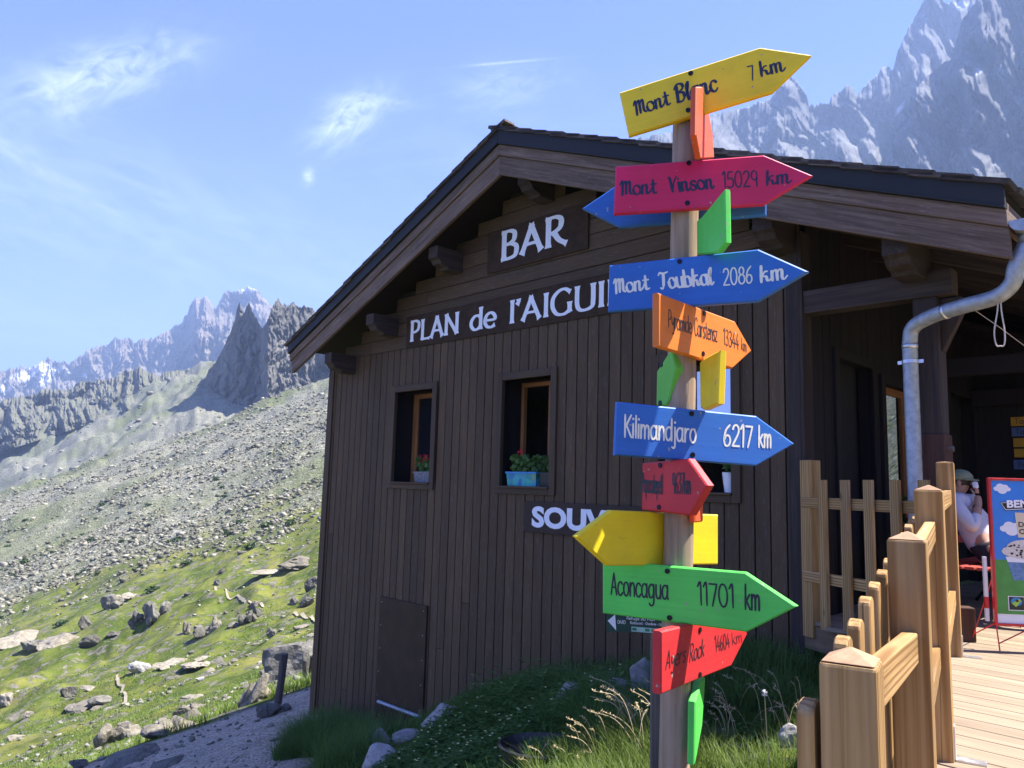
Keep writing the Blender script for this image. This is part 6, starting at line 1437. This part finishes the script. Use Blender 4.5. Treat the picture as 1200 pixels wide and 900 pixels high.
n = 52000; X = RNG.uniform(-2.6, 2.4, n); Y = RNG.uniform(2.6, 10.5, n); w, s = wall_front(X, Y); ds = deckside(X, Y)
dens = fbm(X * 1.3, Y * 1.3, 81, 3)
ok = (w > .03) & (ds > .1) & (X > -1.5 - .09 * (Y - 7) + .3 * fbm(X, Y, 82, 2)) & (dens > -.3)
X, Y, w, dens = X[ok], Y[ok], w[ok], dens[ok]; s = s[ok]; hh = (.07 + .13 * RNG.uniform(0, 1, len(X)) + .16 * np.clip(dens, 0, .6)) * np.where((s > 4.0) & (s < 5.9) & (w < .6), .45, .9)
near = Y < 4.6
blades('grass', np.stack([X, Y, ground(X, Y)], 1)[~near], hh[~near], np.full((~near).sum(), .009), .75, 'grass_lush', 'lush dark green grass growing along the foot of the gable wall', 1)
n = 42000; X = RNG.uniform(.2, 2.0, n); Y = RNG.uniform(2.2, 5.2, n); w, s = wall_front(X, Y); ds = deckside(X, Y); dens = fbm(X * 2.2, Y * 2.2, 83, 3)
ok = (w > .1) & (ds > .06) & (dens > -.34) & (Y > 2.3 + .5 * np.clip(.9 - X, 0, 1)); X, Y, dens = X[ok], Y[ok], dens[ok]; hh = .07 + .15 * RNG.uniform(0, 1, len(X)) + .18 * np.clip(dens + .1, 0, .6)
blades('grass', np.stack([X, Y, ground(X, Y)], 1), hh, np.full(len(X), .0055), .8, 'grass_blade', 'fine sunlit grass round the foot of the signpost', 2)
# clump at the left corner of the wall, and the tall tufts beside the deck
def clump_px(px, py, rad_, n, hgt, seed, wd=.01, lean=.9):
    c = hit(px, py); r = np.random.default_rng(seed); t = r.uniform(0, 6.28, n); q = rad_ * r.uniform(0, 1, n) ** .6; return np.stack([c[0] + q * np.cos(t), c[1] + q * np.sin(t), ground(c[0] + q * np.cos(t), c[1] + q * np.sin(t))], 1), hgt * r.uniform(.5, 1.1, n)
CL = [(370, 868, .4, 2400, .42, 1), (395, 878, .45, 2600, .44, 2), (425, 886, .42, 2400, .38, 3), (350, 882, .3, 1400, .3, 4), (600, 830, .5, 2200, .30, 5), (560, 840, .4, 1500, .26, 6), (700, 838, .4, 2400, .34, 7), (640, 836, .4, 1500, .26, 14), (730, 858, .3, 1500, .34, 8), (860, 800, .5, 2800, .4, 9), (905, 785, .45, 2600, .36, 10), (880, 832, .35, 2200, .32, 11), (830, 830, .35, 2000, .30, 12), (930, 800, .3, 1500, .34, 13), (790, 815, .35, 1600, .36, 15)]
PP, HH_ = zip(*[clump_px(*c_) for c_ in CL]); PP = np.concatenate(PP); HH_ = np.concatenate(HH_)
blades('grass', PP, HH_, np.full(len(PP), .009), 1.0, 'grass_lush', 'tall drooping tufts of dark grass against the hut', 3, .7, 4)
# verge along the path and small tufts beyond it
n = 17000; X = RNG.uniform(-9, -2.8, n); Y = RNG.uniform(8.5, 18, n); ok = (fbm(X * .9, Y * .9, 84, 3) > -.12) & (X - Y + 17.2 < .25 * fbm(X * 2, Y * 2, 88, 2)); X, Y = X[ok], Y[ok]
blades('grass', np.stack([X, Y, ground(X, Y)], 1), .10 + .2 * RNG.uniform(0, 1, len(X)), np.full(len(X), .018), .8, 'grass_blade', 'sunlit grass verge along the far edge of the path', 4)
n = 90000; a = RNG.uniform(-.74, -.2, n); Y = np.exp(RNG.uniform(math.log(18), math.log(60), n)); X = a * Y; ok = fbm(X * .25, Y * .25, 85, 3) > -.1; X, Y = X[ok], Y[ok]
blades('grass', np.stack([X, Y, ground(X, Y)], 1), (.04 + .08 * RNG.uniform(0, 1, len(X))) * (Y / 25) ** .4, .022 * (Y / 20) ** .8, 1.1, 'grass_blade', 'short meadow grass on the sunlit slope', 5, .5, 2)

# straw coloured seed stems
def seed_stems(name, spots, label, seed):
    mb = MB(); r = random.Random(seed)
    for (px, py, hgt, n, ln) in spots:
        c = hit(px, py, 2.0)
        for k in range(n):
            b = c + V3((r.uniform(-.16, .16), r.uniform(-.14, .14), 0)); b[2] = float(ground(b[0], b[1])); t_ = r.uniform(0, 6.28) if r.random() < .4 else r.uniform(2.5, 3.9); l = ln * r.uniform(.4, 1.1); h = hgt * r.uniform(.7, 1.15); d = V3((cos(t_), sin(t_), 0))
            pts = [b, b + d * l * .15 + ZZ * h * .45, b + d * l * .5 + ZZ * h * .85, b + d * l + ZZ * h * (1.0 - .12 * l)]
            q = smooth_pts(pts, 4); mb.tube(q, [.0018] * (len(q) - 1) + [.001], 4, False, r.random())
            for j in range(14):   # the ear
                u = q[-1] + (q[-4] - q[-1]) * (j / 14); e_ = unit(V3((r.uniform(-1, 1), r.uniform(-1, 1), r.uniform(-.3, .9))) + d * .6); w_ = unit(np.cross(e_, ZZ)) * .0035; L_ = r.uniform(.012, .024)
                mb.add([u, u + e_ * L_ * .5 + w_, u + e_ * L_, u + e_ * L_ * .5 - w_], [(0, 1, 2, 3)], None, r.random())
    o = mb.build(name, 'straw', origin=(0, 0, 0)); return tag(o, label, None, None, 'stuff')
seed_stems('dry_grass', [(760, 895, .36, 11, .28), (742, 880, .36, 9, .3), (715, 895, .25, 7, .2), (690, 898, .2, 5, .2), (775, 870, .34, 7, .3), (830, 880, .22, 8, .15), (860, 860, .26, 8, .2), (900, 868, .25, 7, .15), (880, 840, .3, 5, .2), (915, 850, .26, 4, .12), (655, 899, .2, 4, .16)], 'straw coloured seeding grass stems by the foot of the signpost', 4)

# leafy weeds with small pale flowers
def weeds(name, spots, label, seed, flowers=True):
    r = np.random.default_rng(seed); V = []; T_ = []; FL = []
    for (px, py, rad_, n, hgt, ls) in spots:
        c = hit(px, py)
        for k in range(n):
            t_ = r.uniform(0, 6.28); q = rad_ * r.uniform() ** .5; x, y = c[0] + q * cos(t_), c[1] + q * sin(t_); z0 = float(ground(x, y)); h = hgt * r.uniform(.45, 1.05) * (1 - .5 * (q / rad_) ** 2); tn = r.uniform(0, 1)
            for j in range(8):
                zz = z0 + h * (.15 + .85 * j / 7); a = j * 2.4 + t_; L_ = ls * r.uniform(.7, 1.2) * (1 - .45 * j / 7); d = V3((cos(a), sin(a), r.uniform(-.2, .45))); w_ = V3((-sin(a), cos(a), 0)) * L_ * .2; b = V3((x, y, zz))
                V += [b, b + d * L_ * .45 + w_, b + d * L_ + V3((0, 0, -L_ * .25)), b + d * L_ * .45 - w_]; T_.append(np.clip(tn * .6 + r.uniform(0, .4), 0, 1))
            if flowers and r.uniform() < .13: FL.append(V3((x, y, z0 + h + .015)))
    V = np.array(V); Q = np.arange(len(V)).reshape(-1, 4); o = fast_mesh(name, V, Q, 'leaf', T_, 'stuff', label)
    return FL
FL = weeds('weeds', [(500, 888, .5, 130, .22, .085), (540, 870, .5, 130, .22, .09), (575, 850, .5, 130, .3, .095), (610, 840, .45, 110, .32, .10), (545, 846, .35, 70, .28, .09), (525, 860, .3, 60, .22, .085), (560, 890, .4, 120, .2, .08), (600, 880, .4, 110, .22, .08), (480, 896, .35, 80, .2, .07), (660, 850, .35, 80, .3, .08), (620, 868, .25, 60, .24, .07), (690, 880, .3, 50, .2, .09), (655, 898, .3, 50, .14, .11), (520, 899, .3, 50, .16, .12), (885, 868, .2, 20, .12, .08), (500, 894, .3, 10, .12, .2), (545, 897, .35, 12, .12, .22), (600, 893, .3, 9, .13, .2), (472, 897, .25, 8, .1, .18), (665, 896, .3, 9, .12, .2), (520, 872, .4, 12, .2, .16), (580, 838, .5, 30, .46, .13), (615, 832, .4, 24, .5, .13), (690, 846, .4, 20, .42, .14), (555, 858, .4, 18, .36, .14), (645, 852, .4, 16, .34, .15)],
           'dark leafy weeds growing below the gable wall', 9)
rr9 = np.random.default_rng(19); V = []
for c in FL:
    for j in range(5):
        a = j * 2 * pi / 5 + c[0] * 9; d = V3((cos(a), sin(a), .5)) * .008; w_ = V3((-sin(a), cos(a), 0)) * .0045; V += [c, c + d + w_, c + d * 1.5, c + d - w_]
V = np.array(V); fast_mesh('wildflowers', V, np.arange(len(V)).reshape(-1, 4), 'flower_pale', None, 'stuff', 'tiny pale yellow flowers among the weeds below the wall')
# one dandelion clock
c = atY(896, 812, 3.7); gz_ = float(ground(c[0] + .03, c[1])); dl = thing('dandelion', (c[0] + .03, c[1], gz_), 'single white seed head on a thin stem in the grass right of the signpost', 'flower')
mb = MB(); mb.tube([(c[0] + .03, c[1], gz_ - .01), (c[0] + .012, c[1], (gz_ + c[2]) / 2), tuple(c)], .002, 5); mb.build('stem', 'straw', dl)
mb = MB()
for k in range(90):
    d = unit(rr9.normal(size=3)); w_ = unit(np.cross(d, [0.3, .2, .9])) * .0022; mb.add([c + d * .002, c + d * .014 + w_, c + d * .017, c + d * .014 - w_], [(0, 1, 2, 3)])
mb.build('seed_head', 'tissue', dl)
# black tub with soil
tb_ = hit(636, 893); R_t = .20; tz = tb_[2] - .11
tub = thing('planter_tub', (tb_[0], tb_[1], tz), 'round black plastic tub of soil standing in the weeds before the wall', 'planter')
mb = MB(); mb.lathe((tb_[0], tb_[1], tz), [(.0, .0), (.19, .0), (.225, .20), (.245, .20), (.25, .215), (.235, .222), (.222, .20), (.205, .17)], 32, sx=1.18); mb.build('tub', 'black_plastic', tub, smooth=False)
mb = MB(); mb.lathe((tb_[0], tb_[1], tz), [(.215, .172), (.12, .185), (.05, .18), (0, .182)], 24, sx=1.18); mb.build('soil', 'soil', tub, smooth=True)
PPt = np.stack([tb_[0] + RNG.uniform(-.12, .2, 420), tb_[1] + RNG.uniform(-.15, .12, 420), np.full(420, tz + .19)], 1)
V = []; T_ = []
for q in PPt:
    a = RNG.uniform(0, 6.28); d = V3((cos(a), sin(a), RNG.uniform(.3, 1.2))) * .045; w_ = V3((-sin(a), cos(a), 0)) * .008; V += [q, q + d * .5 + w_, q + d, q + d * .5 - w_]; T_.append(RNG.uniform())
V = np.array(V) ; mb = MB(); 
for k in range(0, len(V), 4): mb.add(V[k:k + 4], [(0, 1, 2, 3)], None, T_[k // 4])
mb.build('seedlings', 'leaf', tub)

# window boxes
def geranium(box, c, wd, dp, hgt, nl, nf, seed, red):
    r = np.random.default_rng(seed); mb = MB()
    for k in range(nl):
        b = c - U * r.uniform(-.5, .5) * wd + VV * r.uniform(-.5, .5) * dp + ZZ * r.uniform(0, 1) * hgt; nrm = unit(r.normal(size=3) + V3((0, -.6, .8))); e1 = unit(np.cross(nrm, [.3, .1, .9])); e2 = np.cross(nrm, e1); s = r.uniform(.018, .034)
        mb.add([b + e1 * s * cos(2 * pi * j / 7) + e2 * s * sin(2 * pi * j / 7) for j in range(7)], [tuple(range(7))], None, r.uniform())
    for k in range(int(nl * .3)):
        b = c - U * r.uniform(-.45, .45) * wd; mb.tube([b - ZZ * .02, b + V3((r.uniform(-.03, .03), r.uniform(-.03, .03), hgt * r.uniform(.5, 1.1)))], .003, 4, True, .2)
    mb.build('foliage', 'leaf', box); mb = MB()
    for k in range(nf):
        cc_ = c - U * r.uniform(-.5, .5) * wd * .95 + VV * r.uniform(-.5, .2) * dp + ZZ * hgt * r.uniform(.75, 1.25)
        for j in range(16):
            b = cc_ + r.normal(0, .016, 3); nrm = unit(r.normal(size=3)); e1 = unit(np.cross(nrm, [.3, .1, .9])); e2 = np.cross(nrm, e1); s = r.uniform(.009, .015); mb.add([b + e1 * s, b + e2 * s, b - e1 * s, b - e2 * s], [(0, 1, 2, 3)])
    mb.build('blossom', red, box)
def trough(name, s0, s1, w0, w1, z, h, mat, label, cat):
    cx = H((s0 + s1) / 2, (w0 + w1) / 2, z); th = thing(name, cx, label, cat); t_ = .012
    mb = MB(); q = lambda s, w, zz: H(s, w, zz); bot = [q(s0 + t_, w0 + t_, z), q(s1 - t_, w0 + t_, z), q(s1 - t_, w1 - t_, z), q(s0 + t_, w1 - t_, z)]; top = [q(s0, w0, z + h), q(s1, w0, z + h), q(s1, w1, z + h), q(s0, w1, z + h)]
    mb.add(bot + top, [(0, 1, 5, 4), (1, 2, 6, 5), (2, 3, 7, 6), (3, 0, 4, 7), (3, 2, 1, 0)]); mb.build('trough', mat, th)
    mb = MB(); e = .008
    for a, b, c_, d_ in ((s0 - e, s1 + e, w0 - e, w0 + e), (s0 - e, s1 + e, w1 - e, w1 + e), (s0 - e, s0 + e, w0 + e, w1 - e), (s1 - e, s1 + e, w0 + e, w1 - e)): hbox(mb, a, b, c_, d_, z + h - .012, z + h + .006)
    mb.build('rim', mat if mat != 'paintbox' else 'ad_mark', th); mb = MB(); hbox(mb, s0 + t_, s1 - t_, w0 + t_, w1 - t_, z + h * .5, z + h * .8); mb.build('soil', 'soil', th); return th, cx + ZZ * h
r = WIN[0]; th, c = trough('flower_box', r[0] + FR + .03, r[0] + FR + .40, .03, .16, r[2] + FR + .002, .125, 'terracotta_grey', 'grey flower box with red geraniums on the sill of the left window', 'flower box'); geranium(th, c, .34, .12, .17, 130, 8, 1, 'flower_red')
r = WIN[1]; th, c = trough('flower_box', r[0] + FR + .21, r[0] + FR + .66, -.01, .14, r[2] + FR + .002, .145, 'paintbox', 'blue and green painted flower box on the sill of the middle window', 'flower box'); geranium(th, c - U * .03, .44, .12, .18, 150, 2, 2, 'flower_red')
th, c = trough('flower_box', r[0] + FR + .02, r[0] + FR + .19, .02, .15, r[2] + FR + .002, .14, 'black_plastic', 'black flower pot beside the painted box on the middle window sill', 'flower pot'); geranium(th, c, .14, .12, .16, 50, 0, 3, 'flower_red')
r = WIN[2]; pc_ = H(r[0] + FR + .07, .07, r[2] + FR + .002); th = thing('flower_pot', pc_, 'white flower pot on the sill of the right window behind the arrows', 'flower pot')
mb = MB(); mb.lathe(pc_, [(.0, 0), (.05, 0), (.068, .15), (.07, .17), (.062, .17), (.058, .13), (0, .13)], 20); mb.build('pot', 'pot_white', th, smooth=False); geranium(th, pc_ + ZZ * .15, .10, .1, .2, 60, 0, 4, 'flower_red')
# plant at the side window
pc_ = H(-.10, W2[0] + .30, 0); th = thing('potted_plant', pc_, 'dark potted plant under the side window beside the drainpipe', 'potted plant'); mb = MB(); mb.lathe(pc_, [(0, 0), (.13, 0), (.16, .62), (.17, .64), (.14, .64), (.13, .58), (0, .58)], 14); mb.build('pot', 'black_plastic', th); geranium(th, pc_ + ZZ * .62, .26, .22, .32, 120, 0, 5, 'flower_red')
# scrub on the scree, far bushes
sv, sf = ICO[2]
meS = []
for k in range(4):
    r = np.random.default_rng(900 + k); mb = MB()
    for j in range(160):
        d = unit(r.normal(size=3)); d[2] = abs(d[2]); b = d * r.uniform(.35, 1.0) * V3((1, 1, .7)); nrm = unit(r.normal(size=3) + d); e1 = unit(np.cross(nrm, [.3, .1, .9])); e2 = np.cross(nrm, e1); s = r.uniform(.10, .2); mb.add([b + e1 * s, b + e2 * s, b - e1 * s, b - e2 * s], [(0, 1, 2, 3)], None, r.uniform())
    meS.append(mb)
me0 = []
for mb in meS:
    o = mb.build('shrub', 'shrubleaf', origin=(0, 0, 0)); me0.append(o.data); bpy.data.objects.remove(o)
for k in range(70):
    a = RNG.uniform(-.72, -.24); Y = math.exp(RNG.uniform(math.log(85), math.log(230))); X = a * Y; o = bpy.data.objects.new('shrub', me0[k % 4]); COL.objects.link(o); s = RNG.uniform(.35, 1.15); o.location = (X, Y, float(ground(X, Y))); o.scale = (s, s, s * RNG.uniform(.6, 1.3)); o.rotation_euler = (0, 0, RNG.uniform(0, 6))
    tag(o, 'one of the small dark green bushes dotted over the pale scree', 'shrub', 'bushes dotted over the scree')
